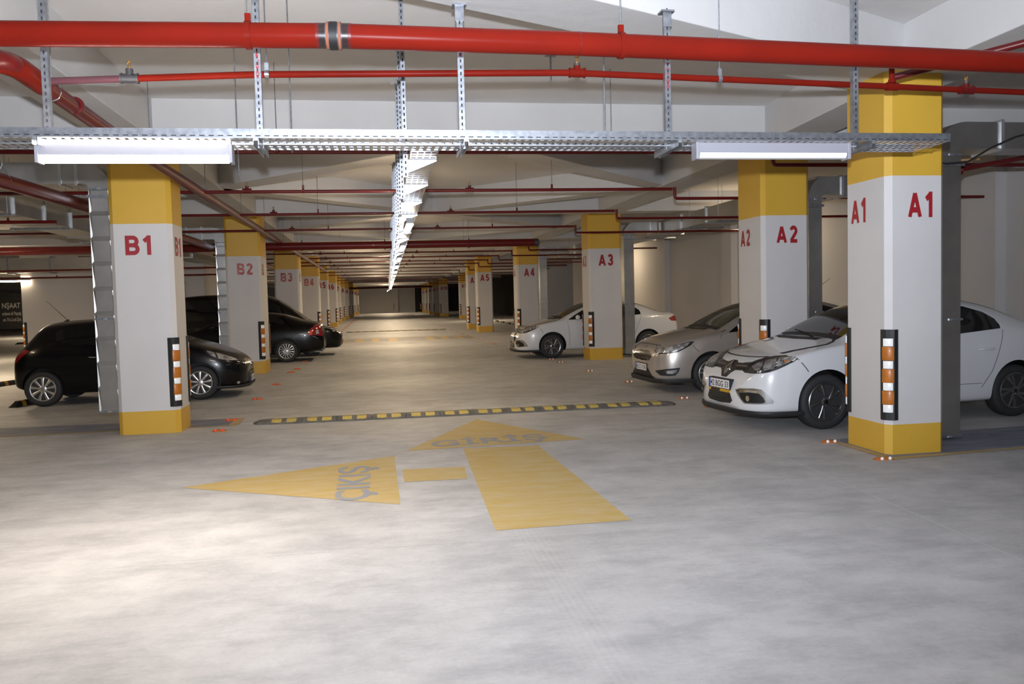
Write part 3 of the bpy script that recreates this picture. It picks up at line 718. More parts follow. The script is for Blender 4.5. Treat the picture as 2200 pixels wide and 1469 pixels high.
def cross_bracket(x, post_top, post_y=TW * .5, post=True):
    h = empty('support_bracket', (x, 0, 0)); h.parent = e
    b = MB(); b.box((-.02, -.03, -.022), (.02, TW + .03, -.002), 'galv_bright'); b.box((-.02, -.03, -.05), (-.014, TW + .03, -.002), 'galv'); b.box((.014, -.03, -.05), (.02, TW + .03, -.002), 'galv'); b.build('channel_arm', h)
    if post:
        b = MB(); H = post_top - 2.765; y = post_y
        b.box((-.022, y - .02, -.03), (-.018, y + .02, H), 'galv'); b.box((.018, y - .02, -.03), (.022, y + .02, H), 'galv'); b.box((-.022, y - .022, -.03), (.022, y - .018, H), 'galv')
        k = 0
        while k * .045 < H: b.box((-.005, y - .024, k * .045), (.005, y - .0215, k * .045 + .022), 'void'); k += 1
        b.build('channel_post', h)
        b = MB(); b.box((-.05, y - .05, H - .012), (.05, y + .05, H), 'galv'); b.box((-.032, y - .032, H - .12), (.032, y - .022, H), 'galv'); b.build('ceiling_plate', h)
for x, tp in ((-2.13, ZC), (-.755, ZC), (.66, ZS + .01), (2.215, ZS + .01), (3.74, ZC)):
    cross_bracket(x + 4.6, tp)
for x, txt, z0 in ((2.215 + 4.6, '111,50', .42), (.66 + 4.6, '101 2', .62), (-.755 + 4.6, '4,30', .45)):
    o_ = lettering('lettering', txt, .19, .022, lambda u, v: (x + .012 - v, TW * .5 - .0265, z0 - u + .19), 'red_letter', e, .01)
# long tray down the aisle
def tray_x(y): return .325 + .0135 * (y - 7.2)
e = empty('cable_tray', (tray_x(6.3), 6.30, 2.84), label='long galvanised cable tray running down the middle of the aisle', cat='cable tray')
e.rotation_euler = (0, 0, PI / 2 - math.atan(.0135)); LL = 76.
b = MB(); perforated(b, 30, .22, 'galv_bright', .12, .05, 4); b.box((30, 0, -.001), (LL, .22, .001), 'galv_bright')
ob = b.build('perforated_bottom', e, recalc=False); ob.scale = (1, -1, 1)
for y in (0, -.22):
    b = MB(); b.box((0, y - .002, 0), (LL, y + .002, .06), 'galv_bright'); b.build('side_rail', e)
nb = 46
for i in range(nb):
    x = .9 + i * 1.52
    h = empty('support_bracket', (x, 0, 0)); h.parent = e
    b = MB(); t = .02        # triangular gusset arm
    vs = [(-t, .015, -.004), (-t, -.225, -.004), (-t, -.225, -.018), (-t, .015, -.115), (t, .015, -.004), (t, -.225, -.004), (t, -.225, -.018), (t, .015, -.115)]
    b.add(vs, [(0, 1, 2, 3), (7, 6, 5, 4), (0, 4, 5, 1), (1, 5, 6, 2), (2, 6, 7, 3), (3, 7, 4, 0)], 'galv_bright'); b.build('gusset_arm', h)
    b = MB(); b.box((-.018, .018, -.15), (.018, .055, ZC - 2.84), 'galv')
    if i < 14:
        for k in range(30): b.box((-.0195, .03, -.14 + k * .05), (-.0175, .042, -.115 + k * .05), 'void')
    b.build('channel_post', h)
    if i < 12:
        b = MB(); b.box((-.05, 0, ZC - 2.85), (.05, .1, ZC - 2.84), 'galv'); b.build('ceiling_plate', h)
# ------------------------------------------------------------------ fluorescent lights
def tube_light(loc, L, rz, label, on=True, far=False, power=0., group=None, colr=(1, .78, .52), up=.35, uy=0.):
    e = empty('fluorescent_light', loc, rz, label, 'ceiling light', group)
    b = MB(); b.box((-L / 2, -.05, -.03), (L / 2, .05, .045), 'lamp_white'); b.build('housing', e, bevel=.006)
    b = MB(); pr = [(-.046, -.03), (-.046, -.045), (-.032, -.066), (0, -.074), (.032, -.066), (.046, -.045), (.046, -.03)]
    k = len(pr); xa, xb = -L / 2 + .02, L / 2 - .02
    b.add([(xa, y, z) for y, z in pr] + [(xb, y, z) for y, z in pr], [tuple(range(k)), tuple(range(2 * k - 1, k - 1, -1))] + [(i, (i + 1) % k, k + (i + 1) % k, k + i) for i in range(k)], ('tube_far' if far else 'tube_on') if on else 'tube_off')
    b.build('diffuser', e, smooth=True)
    if not far:
        for s in (-1, 1):
            b = MB(); b.box((s * L / 2 - .012, -.053, -.077), (s * L / 2 + .012, .053, .048), 'lamp_white'); b.build('end_cap', e, bevel=.004)
    if power:
        li = bpy.data.lights.new('tube_glow', 'AREA'); li.shape = 'RECTANGLE'; li.size = L; li.size_y = .08; li.energy = power; li.color = colr
        lo = bpy.data.objects.new('tube_glow', li); COL.objects.link(lo); lo.parent = e; lo.location = (0, 0, -.085)
        if up:
            l2 = li.copy(); l2.energy = power * up; l2.size_y = .05
            lo = bpy.data.objects.new('tube_glow', l2); COL.objects.link(lo); lo.parent = e; lo.location = (0, uy, .055); lo.rotation_euler = (PI, 0, 0)
    return e
nl = tube_light((-1.545, 6.0, 2.688), 1.22, math.atan2(-.02, 9.), 'lit white fluorescent light under the left end of the cross tray', True, power=55, up=.16, uy=-.08, colr=(1, .88, .72))
b = MB(); b.tube([(-.60, -.035, .060), (.60, -.035, .060)], .0135, 'tube_on', 12); b.build('upper_glow_strip', nl, smooth=True)  # glowing bar added for the bright strip under the tray edge
for q in (-.605, .605):
    b = MB(); b.box((q - .012, -.055, .040), (q + .012, -.015, .077), 'lamp_white'); b.build('strip_end', nl)
tube_light((3.01, 6.03, 2.725), 1.22, math.atan2(-.02, 9.), 'unlit white fluorescent light under the cross tray beside column A1', False)
yy = [12.3, 17.0, 21.7, 26.4, 31.1, 35.8, 40.5, 45.2, 49.9, 54.6, 59.3, 64.0, 68.7, 73.4]
for i, y in enumerate(yy):
    tube_light((tray_x(y) + .11, y, 2.74), 1.25, PI / 2, '%s lit light counted from column B1 under the long tray' % ORD[i].replace('nearest', 'first'), True, True, power=4 if i < 4 else 48, up=2. if i < 4 else .6, uy=.24, group='lit fluorescent lights under the long tray')
tube_light((-12.2, 30., 2.66), 1.9, 0, 'lit fluorescent light at the far left beside the stair core', True, True, power=40)
for i, (x, y, pw) in enumerate(((-9.5, 12., 40), (-9.5, 22., 130), (-14., 48., 120), (-20, 54., 120), (8.2, 62., 60), (-8, 60, 140), (-8, 80, 140), (1.6, 100., 200), (1.6, 112., 200), (-9, 35., 160), (9.25, 20., 9), (9.25, 33., 12))):  # unseen fill lights, added to brighten walls, ceiling and far end
    e = tube_light((x, y, 3.0 if x < 9 else 3.66), 1.3, PI / 2, '%s unseen fill light added over the garage, hidden behind beams and columns' % ORD[i], True, True, power=pw, up=.3 if x > -9 else .1)
    b = MB()
    for q in (-.4, .4): b.tube([(q, 0, .04), (q, 0, ZC - e.location.z)], .006, 'galv', 6)
    b.build('fill_light_rod', e)
# ------------------------------------------------------------------ ducts
def duct(label, x0, x1, yf, dep, zb, ztop, side, length, arm_h=.34, parts=9, fl=None, dish=.004):
    """vertical galvanised duct beside a column with an elbow at the top leading sideways (side = +1 right, -1 left)"""
    e = empty('air_duct', ((x0 + x1) / 2, yf, 0), label=label, cat='air duct', group='galvanised air ducts beside the columns')
    w = x1 - x0; b = MB()
    zs = ztop - arm_h
    edges = [zb] + [zb + (zs - zb) * k / parts for k in range(1, parts)] + [zs]
    for k in range(parts):   # sheet panels, each slightly dished
        za, zc_ = edges[k] + .002, edges[k + 1] - .002; j = dish
        b.add([(-w / 2, 0, za), (w / 2, 0, za), (w / 2, 0, zc_), (-w / 2, 0, zc_), (-w / 2 + .03, -j, za + .03), (w / 2 - .03, -j, za + .03), (w / 2 - .03, j, zc_ - .03), (-w / 2 + .03, j, zc_ - .03)],
              [(4, 5, 6, 7), (0, 1, 5, 4), (1, 2, 6, 5), (2, 3, 7, 6), (3, 0, 4, 7)], 'duct')
    b.box((-w / 2, .005, zb), (w / 2, dep, zs), 'duct'); b.build('vertical_duct', e, recalc=True)
    # elbow: quarter bend in x-z
    b = MB(); n = 8; inner = []; outer = []
    R0 = .06; cx, cz = side * (w / 2 + R0), zs
    for k in range(n + 1):
        a = PI - (PI / 2) * k / n if side > 0 else (PI / 2) * k / n
        ro = R0 + w; inner.append((cx + R0 * math.cos(a), cz + R0 * math.sin(a))); outer.append((cx + ro * math.cos(a), cz + (arm_h) * math.sin(a)))
    for k in range(n):
        i0, i1, o0, o1 = (inner[k], inner[k + 1], outer[k], outer[k + 1])
        for yv in (0, dep): b.add([(i0[0], yv, i0[1]), (o0[0], yv, o0[1]), (o1[0], yv, o1[1]), (i1[0], yv, i1[1])], [(0, 1, 2, 3)], 'duct')
        b.add([(o0[0], 0, o0[1]), (o0[0], dep, o0[1]), (o1[0], dep, o1[1]), (o1[0], 0, o1[1])], [(0, 1, 2, 3)], 'duct')
        b.add([(i0[0], 0, i0[1]), (i0[0], dep, i0[1]), (i1[0], dep, i1[1]), (i1[0], 0, i1[1])], [(0, 1, 2, 3)], 'duct')
    b.build('elbow', e, smooth=True, recalc=True)
    xs = cx; xe = xs + side * length
    b = MB(); b.box((min(xs, xe), 0, zs + R0), (max(xs, xe), dep, zs + arm_h), 'duct'); b.build('horizontal_duct', e)
    for f in (fl or (.12, .25)):
        xx = xs + side * f
        b = MB(); b.box((xx - .018, -.025, zs + R0 - .025), (xx + .018, dep + .02, zs + arm_h + .025), 'galv_bright'); b.build('flange', e)
    for zz in (zs - .01, zb + (zs - zb) * .42, zb + .01):
        b = MB(); b.box((-w / 2 - .018, -.018, zz - .012), (w / 2 + .018, dep + .02, zz + .012), 'galv'); b.box((-.02, -.03, zz - .01), (.02, -.018, zz + .01), 'galv_bright'); b.build('flange', e)
    # strap clamp under the elbow
    b = MB(); b.box((-w / 2 - .02 if side > 0 else -w / 2 - .6 * 0 - .02, -.035, zs - .13), (w / 2 + .02, -.022, zs - .09), 'galv'); b.build('clamp', e)
    return e
duct('dark galvanised duct rising behind column A1', 5.93, 6.20, 8.12, .42, .03, 3.40, 1, 3.2, fl=(.42,), parts=3, dish=.0006)
duct('galvanised duct beside column A2', 6.72, 6.94, 12.25, .42, .03, 3.42, 1, .75, fl=(.28, .40), parts=3, dish=.0006)
duct('galvanised duct right of column A3', 6.56, 6.83, 21.60, .26, .08, 3.58, 1, .6, fl=(.42,), parts=3, dish=.0006)
duct('galvanised duct right of column A4', 6.15, 6.42, 31.1, .42, .08, 3.55, 1, .8, fl=(.4,), parts=3, dish=.0006)
duct('shiny galvanised duct left of column B1', -3.705, -3.435, 11.93, .40, .25, 3.58, -1, 1.3, fl=(.08, .28), dish=-.006)
duct('shiny galvanised duct left of column B2', -3.77, -3.505, 21.2, .40, .25, 3.52, -1, 1.2, fl=(.25, .6), dish=-.006)
def long_duct(label, x0, x1, y0, y1, z0, z1, fl, rods):
    e = empty('air_duct', ((x0 + x1) / 2, y0, z0), label=label, cat='air duct')
    b = MB(); b.box((-(x1 - x0) / 2, 0, 0), ((x1 - x0) / 2, y1 - y0, z1 - z0), 'duct_panel'); b.build('duct_body', e)
    w = (x1 - x0) / 2
    for y in fl:
        b = MB(); b.box((-w - .03, y - y0 - .02, -.03), (w + .03, y - y0 + .02, z1 - z0 + .03), 'galv_bright'); b.build('flange', e)
    for y in rods:
        h = empty('duct_support', (0, y - y0, 0)); h.parent = e
        b = MB(); b.box((-w - .12, -.025, -.07), (w + .12, .025, -.032), 'galv'); b.build('channel_arm', h)
        b = MB()
        for s in (-1, 1): b.tube([(s * (w + .09), 0, -.06), (s * (w + .09), 0, ZC - z0)], .005, 'galv', 6)
        b.build('rod', h)
long_duct('long horizontal duct over the right parking bays', 7.6, 8.25, 13.6, 44, 3.28, 3.62, (16.7, 18.5, 20.1, 21.7, 24, 26.5, 29, 31.5, 34), (17.6, 19.3, 22.6, 27., 32.))
long_duct('long horizontal duct over the left parking bays', -6.0, -5.3, 8.0, 44, 3.09, 3.42, (11., 12.4, 13.65, 14.85, 16.05, 18., 20., 22, 24, 26), (13.2, 15.6, 19., 23.))
e = empty('air_duct', (-11.5, 27.9, 2.95), label='pale duct in front of the stair core at far left', cat='air duct')
b = MB(); b.box((0, 0, -.15), (5.5, .5, .3), 'duct_panel'); b.build('duct_body', e)
for x in (.4, 1.6, 2.8): b = MB(); b.box((x, -.02, -.18), (x + .05, .52, .33), 'galv'); b.build('flange', e)
# black cable drooping over the duct at A1
b = MB(); pts = [(5.62, 7.9, 2.965), (5.9, 7.95, 2.93), (6.15, 7.95, 2.95), (6.45, 8.0, 3.10), (6.75, 8.0, 3.22), (7.1, 8.0, 3.30), (7.6, 8.0, 3.38)]
b.tube(pts, .010, 'cable', 8); tag(b.build('cable', smooth=True), 'black cable running from the tray over the duct at column A1', 'cable')
b = MB(); b.box((-.28, -.012, -.012), (.28, .012, .012), 'reflection_tan'); ob = b.build('reflection_bar'); ob.location = (6.55, 8.5, 3.06); ob.rotation_euler = (0, dg(-6), dg(25)); tag(ob, 'pale bar added for a lamp reflection on the underside of the duct beside column A1', 'lamp reflection')  # solid tan bar standing in for a lamp's reflection on the duct
# loose anchor rods on the ceiling
for i, (x, y, l, lab) in enumerate(((2.4, 8.1, .20, 'short threaded rod with base plate on the ceiling near the middle'), (1.95, 9.0, .26, 'longer threaded rod with base plate beside the middle hanger'), (1.9, 13.2, .22, 'short bare rod on the diagonal rib beyond the tray'))):
    e = empty('anchor_rod', (x, y, ZC), label=lab, cat='anchor rod')
    b = MB(); b.box((-.06, -.03, -.008), (.06, .03, 0), 'galv'); b.build('base_plate', e); b = MB(); b.tube([(0, 0, 0), (0, 0, -l)], .01, 'galv', 6); b.build('rod', e)
for i, (x, y) in enumerate(((-1.22, 8.2), (-.62, 7.0), (1.95, 6.9))):
    b = MB(); b.tube([(x, y, 2.86), (x, y, ZC)], .006, 'galv', 6); tag(b.build('anchor_rod'), 'thin %s hanging rod above the cross tray' % ['left', 'second left', 'right-hand'][i], 'anchor rod')
# banner at the far left
e = empty('banner', (-24.05, 58.9, 0), label='black company banner with white lettering hanging at far left', cat='banner')
b = MB(); b.box((-1.2, 0, .45), (1.36, .04, 2.75), 'banner'); b.build('cloth', e)
lettering('lettering', 'NŞAAT', 1.10, .46, lambda u, v: (.17 + u, -.006, 1.70 + v), 'banner_text', e, .02)
lettering('lettering', 'anlama & Peyzaj', 1.12, .30, lambda u, v: (.17 + u, -.006, 1.27 + v), 'banner_text', e, .015)
lettering('lettering', 'an.Tic.Ltd.Şti.', 1.12, .28, lambda u, v: (.19 + u, -.006, .90 + v), 'banner_text', e, .015)
#CARS
# ------------------------------------------------------------------ cars
def interp(keys, x):
    """monotone cubic through key points"""
    n = len(keys)
    if x <= keys[0][0]: return keys[0][1]
    if x >= keys[-1][0]: return keys[-1][1]
    for i in range(n - 1):
        if keys[i][0] <= x <= keys[i + 1][0]: break
    def sl(j): return (keys[j + 1][1] - keys[j][1]) / (keys[j + 1][0] - keys[j][0])
    def tang(j):
        if j == 0: return sl(0)
        if j == n - 1: return sl(n - 2)
        a, b_ = sl(j - 1), sl(j)
        return 0 if a * b_ <= 0 else 2 * a * b_ / (a + b_)
    (xa, ya), (xb, yb) = keys[i], keys[i + 1]; h = xb - xa; t = (x - xa) / h
    return ya * (2 * t ** 3 - 3 * t * t + 1) + tang(i) * h * (t ** 3 - 2 * t * t + t) + yb * (3 * t * t - 2 * t ** 3) + tang(i + 1) * h * (t ** 3 - t * t)
def body_mesh(sp):
    b = MB(); xs = sp['stations']; rings = []
    for x in xs:
        hw, top, bot, belt, ew, cd = (interp(sp[k], x) for k in ('hw', 'top', 'bot', 'belt', 'ew', 'cd'))
        belt = min(belt, top - .01); ez = max(top - cd, belt + .002); ew = min(ew, hw * .93)
        zm = bot + .52 * (belt - bot); sw = hw * sp.get('tumble', .955)
        pts = [(0, bot), (hw * .80, bot), (hw * .955, bot + .02), (hw * .985, bot + .5 * (zm - bot)), (hw, zm), (hw * .992, zm + .55 * (belt - zm)), (sw, belt),
               ((sw * .62 + ew * .38), belt + (ez - belt) * .45), ((sw * .22 + ew * .78), belt + (ez - belt) * .86), (ew * .9, ez + (top - ez) * .35), (ew * .5, ez + (top - ez) * .85), (0, top)]
        rings.append([(x, -y, z) for y, z in pts] + [(x, y, z) for y, z in pts[-2:0:-1]])
    k = len(rings[0])
    vs = [p for r in rings for p in r]; fs = []
    for i in range(len(rings) - 1):
        for j in range(k): fs.append((i * k + j, i * k + (j + 1) % k, (i + 1) * k + (j + 1) % k, (i + 1) * k + j))
    # end caps as quads
    def cap(o):
        h = k // 2
        return [(o + j, o + j + 1, o + (k - j - 1), o + (k - j) % k) for j in range(0, h)]
    fs += cap(0) + [f[::-1] for f in cap((len(rings) - 1) * k)]
    fs = [tuple(dict.fromkeys(f)) for f in fs]
    b.add(vs, [f for f in fs if len(f) > 2], sp['paint'])
    o = b.build('tmp_body')
    return o
def realize(o, name, parent=None):
    dgp = bpy.context.evaluated_depsgraph_get(); dgp.update()
    me = bpy.data.meshes.new_from_object(o.evaluated_get(dgp))
    me.name = name; n = bpy.data.objects.new(name, me); COL.objects.link(n)
    if parent: n.parent = parent
    return n
def make_body(sp, parent):
    o = body_mesh(sp); o.data.materials.append(M['dark'])
    m = o.modifiers.new('s', 'SUBSURF'); m.levels = 3; m.render_levels = 3
    b = MB(); b.mats = [sp['paint'], 'dark']
    for xw in (sp['fo'], sp['fo'] + sp['wb']):
        for s in (-1, 1):
            y0, y1 = (s * (sp['hw_max'] - .30), s * (sp['hw_max'] + .2))
            b.lathe([(sp['arch'], y0), (sp['arch'], y1)], 'dark', 'y', 40, (xw, 0, sp['R'] + sp.get('arch_dz', .015)))
    cut = b.build('tmp_cut')
    bo = o.modifiers.new('b', 'BOOLEAN'); bo.object = cut; bo.operation = 'DIFFERENCE'; bo.solver = 'EXACT'
    n = realize(o, 'body', parent)
    bpy.data.objects.remove(cut); bpy.data.objects.remove(o)
    n.data.polygons.foreach_set('use_smooth', [True] * len(n.data.polygons)); n.data.set_sharp_from_angle(angle=math.radians(35))
    bm = bmesh.new(); bm.from_mesh(n.data); tree = BVHTree.FromBMesh(bm); bm.free()
    return n, tree
def project(tree, p, d):
    hit = tree.ray_cast(p - d * 6, d)
    if hit[0] is None:
        hit = tree.find_nearest(p); 
    return hit[0], hit[1]
def patch(car, poly, mname, name, phi=90., side=-1, off=.004, step=.035, parent=None, label=None, closed=True, smooth=True, top=False):
    """a thin moulded piece that follows the body; poly in (s, z); s = x sin(phi) - side-mirrored y cos(phi)"""
    tree = car['tree']; a = math.radians(phi)
    d = Vector((math.cos(a), math.sin(a), 0)); S_ = Vector((math.sin(a), -math.cos(a), 0))
    axz = Vector((0, 0, 1))
    if top: d, S_, axz = Vector((0, 0, -1)), Vector((1, 0, 0)), Vector((0, 1, 0))
    n = len(poly); pts = []
    for i in range(n):
        (x0, z0), (x1, z1) = poly[i], poly[(i + 1) % n]
        m = max(1, int(math.hypot(x1 - x0, z1 - z0) / step))
        for k in range(m): pts.append(Vector((x0 + (x1 - x0) * k / m, z0 + (z1 - z0) * k / m)))
    nb_ = len(pts); edges = [(i, (i + 1) % nb_) for i in range(nb_)]
    xs = [p.x for p in pts]; zs = [p.y for p in pts]
    def inside(q):
        c = False
        for i in range(nb_):
            p0, p1 = pts[i], pts[(i + 1) % nb_]
            if (p0.y > q.y) != (p1.y > q.y) and q.x < (p1.x - p0.x) * (q.y - p0.y) / (p1.y - p0.y) + p0.x: c = not c
        return c
    ins = []; x = min(xs) + step * .5
    while x < max(xs):
        z = min(zs) + step * .5
        while z < max(zs):
            q = Vector((x, z))
            if inside(q) and min((q - p).length for p in pts) > step * .5: ins.append(q)
            z += step
        x += step
    V, E_, F, *_ = delaunay_2d_cdt(pts + ins, edges, [], 1, 1e-5)
    vs = []; nr = []
    for q in V:
        h, nn = project(tree, S_ * q.x + axz * q.y, d)
        if nn.dot(d) > 0: nn = -nn
        vs.append(h + nn * off); nr.append(nn)
    # skirt
    cnt = {}
    for f in F:
        for i in range(len(f)):
            e_ = (f[i], f[(i + 1) % len(f)]); cnt[e_] = 1
    fs = [tuple(f) for f in F]; k = len(vs); back = {}
    for (i, j) in list(cnt):
        if (j, i) not in cnt:
            for q in (i, j):
                if q not in back: back[q] = len(vs); vs.append(vs[q] - nr[q] * (off + .006))
            fs.append((j, i, back[i], back[j]))
    if side > 0: vs = [Vector((v.x, -v.y, v.z)) for v in vs]
    b = MB(); b.add(vs, fs, mname)
    o = b.build(name, parent or car['root'], smooth=smooth, recalc=True, angle=50)
    if label: o['label'] = label
    return o
def line(car, pts, w, mname, name, phi=90., side=-1, off=.0015, parent=None):
    P = [Vector(p) for p in pts]; L_, R_ = [], []
    for i, p in enumerate(P):
        t = (P[min(i + 1, len(P) - 1)] - P[max(i - 1, 0)]).normalized(); nn = Vector((-t.y, t.x)) * w / 2
        L_.append(p + nn); R_.append(p - nn)
    return patch(car, [(p.x, p.y) for p in L_ + R_[::-1]], mname, name, phi, side, off, .04, parent)
def outset(poly, w):
    n = len(poly); c = []
    area = sum(poly[i][0] * poly[(i + 1) % n][1] - poly[(i + 1) % n][0] * poly[i][1] for i in range(n))
    sg = 1 if area > 0 else -1
    for i in range(n):
        p0, p, p1 = Vector(poly[i - 1]), Vector(poly[i]), Vector(poly[(i + 1) % n])
        d0 = (p - p0).normalized(); d1 = (p1 - p).normalized(); nn = Vector((d0.y + d1.y, -(d0.x + d1.x)))
        if nn.length < 1e-6: nn = Vector((d0.y, -d0.x))
        nn.normalize(); c.append(tuple(p + nn * w * sg))
    return c
def wheel(car, x, side, style, steer=0.):
    """tyre, rim with spokes, hub; outer face at |y| = car half width - small inset"""
    sp = car['sp']; R = sp['R']; W = sp.get('tw', .205); rr = sp.get('rim', .215)
    yo = sp['hw_max'] - sp.get('inset', .045)
    root = empty('wheel', (x, side * yo, R), 0 if side < 0 else PI); root.parent = car['root']
    if steer: root.rotation_euler = (0, 0, (0 if side < 0 else PI) + steer)
    # local: outer face toward -y
    b = MB(); pr = [(rr - .004, .018), (rr + .012, .004), (rr + .03, -.002), (R - .045, .000), (R - .018, .010), (R - .004, .028), (R, .05), (R, W - .05), (R - .01, W - .015), (R - .05, W), (rr, W - .01)]
    b.lathe(pr, 'tyre', 'y', 48)
    o = b.build('tyre', root, smooth=True)
    hub = style['mat']; b = MB()
    b.lathe([(rr, .014), (rr + .006, .010), (rr - .002, .005), (rr - .014, .008), (rr - .018, .03), (rr - .03, .10), (rr - .03, .14)], hub, 'y', 48); b.f.pop(); b.m.pop(); b.f.pop(); b.m.pop()
    b.build('rim', root, smooth=True, recalc=False)
    b = MB(); b.lathe([(.01, .095), (rr - .05, .095), (rr - .05, .11), (.01, .11)], 'disc', 'y', 32); b.lathe([(.01, .135), (rr - .025, .135), (rr - .025, .14), (.01, .14)], 'dark', 'y', 32); b.build('brake_disc', root)
    def spoke(a, w0, w1, r0=.045, r1=None, da=0., y0=.012, y1=.014, mm=hub, dep=.022):
        r1 = r1 or rr - .008
        u = Vector((math.cos(a), 0, math.sin(a))); u1 = Vector((math.cos(a + da), 0, math.sin(a + da)))
        t = Vector((-math.sin(a), 0, math.cos(a))); t1 = Vector((-math.sin(a + da), 0, math.cos(a + da)))
        A_, B_ = u * r0, u1 * r1
        vs = []
        for (c, tt, ww, yy) in ((A_, t, w0, y0), (A_ * .45 + B_ * .55, (t + t1) / 2, (w0 + w1) / 2 * .9, y0 - .004), (B_, t1, w1, y1)):
            for sx, dy in ((-.5, .004), (-.28, 0), (.28, 0), (.5, .004), (.5, dep), (-.5, dep)): vs.append(c + tt * ww * sx + Vector((0, yy + dy, 0)))
        fs = []
        for q in (0, 6):
            for i in range(6): fs.append((q + i, q + (i + 1) % 6, q + 6 + (i + 1) % 6, q + 6 + i))
        fs += [tuple(range(6))[::-1], tuple(range(12, 18))]
        bb = MB(); bb.add(vs, fs, mm); bb.build('spoke', root, smooth=True, angle=30)
    n = style['n']; kind = style['kind']; ph = style.get('ph', PI / 2)
    for i in range(n):
        a = ph + 2 * PI * i / n
        if kind == 'single': spoke(a, .030, .052)
        elif kind == 'thin': spoke(a, .016, .020)
        elif kind == 'double': spoke(a - .10, .024, .030, da=-.10); spoke(a + .10, .024, .030, da=.10)
        elif kind == 'twist': spoke(a, .030, .034, da=.22); spoke(a + .12, .024, .060, da=.50)
    b = MB(); b.lathe([(.060, .03), (.058, .012), (.045, .006), (.004, .004)], hub, 'y', 24)
    for i in range(style.get('bolts', 5)):
        a = ph + 2 * PI * (i + .5) / style.get('bolts', 5); b.lathe([(.0085, .02), (.0085, .003), (.004, .001)], 'satin', 'y', 8, (.043 * math.cos(a) * 1.0, 0, .043 * math.sin(a)))
    b.lathe([(.028, .008), (.026, -.001), (.003, -.003)], style.get('cap', 'satin'), 'y', 20); b.build('hub', root, smooth=True)
    return root
def start_car(label, loc, rz, sp, cat='car'):
    root = empty('car', loc, rz, label, cat)
    body, tree = make_body(sp, root)
    car = {'root': root, 'body': body, 'tree': tree, 'sp': sp}
    for x in (sp['fo'], sp['fo'] + sp['wb']):
        for s in (-1, 1): wheel(car, x, s, sp['style'])
    # dark underside so that no light shines through
    return car
def simple_spec(L, hw, top, bot, belt, ew, cd, fo, wb, R, paint, style, stations, arch=None, **kw):
    d = dict(L=L, hw=hw, top=top, bot=bot, belt=belt, ew=ew, cd=cd, fo=fo, wb=wb, R=R, paint=paint, style=style, stations=stations, arch=arch or R + .045, hw_max=max(v for _, v in hw)); d.update(kw); return d

FLU = simple_spec(4.62,
    hw=[(0, .30), (.03, .47), (.08, .63), (.16, .755), (.30, .84), (.55, .885), (.95, .90), (2.3, .905), (3.6, .895), (4.15, .85), (4.45, .77), (4.57, .68), (4.62, .56)],
    top=[(0, .42), (.03, .52), (.08, .63), (.16, .745), (.26, .835), (.6, .955), (1.0, 1.035), (1.2, 1.075), (1.5, 1.235), (1.8, 1.375), (2.05, 1.46), (2.35, 1.515), (2.75, 1.535), (3.1, 1.52), (3.5, 1.435), (3.8, 1.31), (4.0, 1.22), (4.12, 1.19), (4.4, 1.17), (4.53, 1.13), (4.59, .98), (4.62, .74)],
    bot=[(0, .30), (.04, .22), (.12, .19), (.5, .20), (3.6, .21), (4.3, .25), (4.55, .31), (4.62, .42)],
    belt=[(0, .48), (.06, .60), (.2, .75), (.5, .87), (1.0, .965), (1.4, .99), (2.5, 1.005), (3.4, 1.05), (4.0, 1.07), (4.4, 1.04), (4.55, .95), (4.62, .62)],
    ew=[(0, .30), (.15, .52), (.5, .64), (1.2, .72), (1.6, .67), (2.0, .61), (2.7, .575), (3.3, .575), (3.8, .61), (4.2, .66), (4.5, .58), (4.62, .40)],
    cd=[(0, .02), (.5, .035), (1.2, .04), (1.6, .05), (2.05, .06), (3.2, .06), (3.9, .04), (4.3, .03), (4.62, .03)],
    fo=.94, wb=2.70, R=.330, rim=.225, paint='car_white', style=dict(kind='twist', n=5, mat='rim_grey', cap='gloss_black'),
    stations=[0, .02, .06, .14, .28, .5, .75, 1.0, 1.18, 1.26, 1.45, 1.7, 1.95, 2.1, 2.4, 2.75, 3.1, 3.4, 3.65, 3.9, 4.06, 4.16, 4.35, 4.48, 4.55, 4.6, 4.62])
def near_loc(contact, rz, sp, end='f', near=-1):
    """ground point under the front bumper so that a near-side wheel stands at contact"""
    x = sp['fo'] + (0 if end == 'f' else sp['wb']); y = near * (sp['hw_max'] - .12)
    c, s = math.cos(rz), math.sin(rz)
    return (contact[0] - (c * x - s * y), contact[1] - (s * x + c * y), 0)
CARS = {}
rz = dg(4.5); CARS['flu1'] = start_car('white sedan with a grey alloy wheel parked nearest, behind column A1', near_loc((5.213, 9.203), rz, FLU), rz, FLU)
rz = dg(1.5); CARS['flu2'] = start_car('white sedan parked farther back behind column A3', near_loc((4.645, 22.06), rz, FLU), rz, FLU)
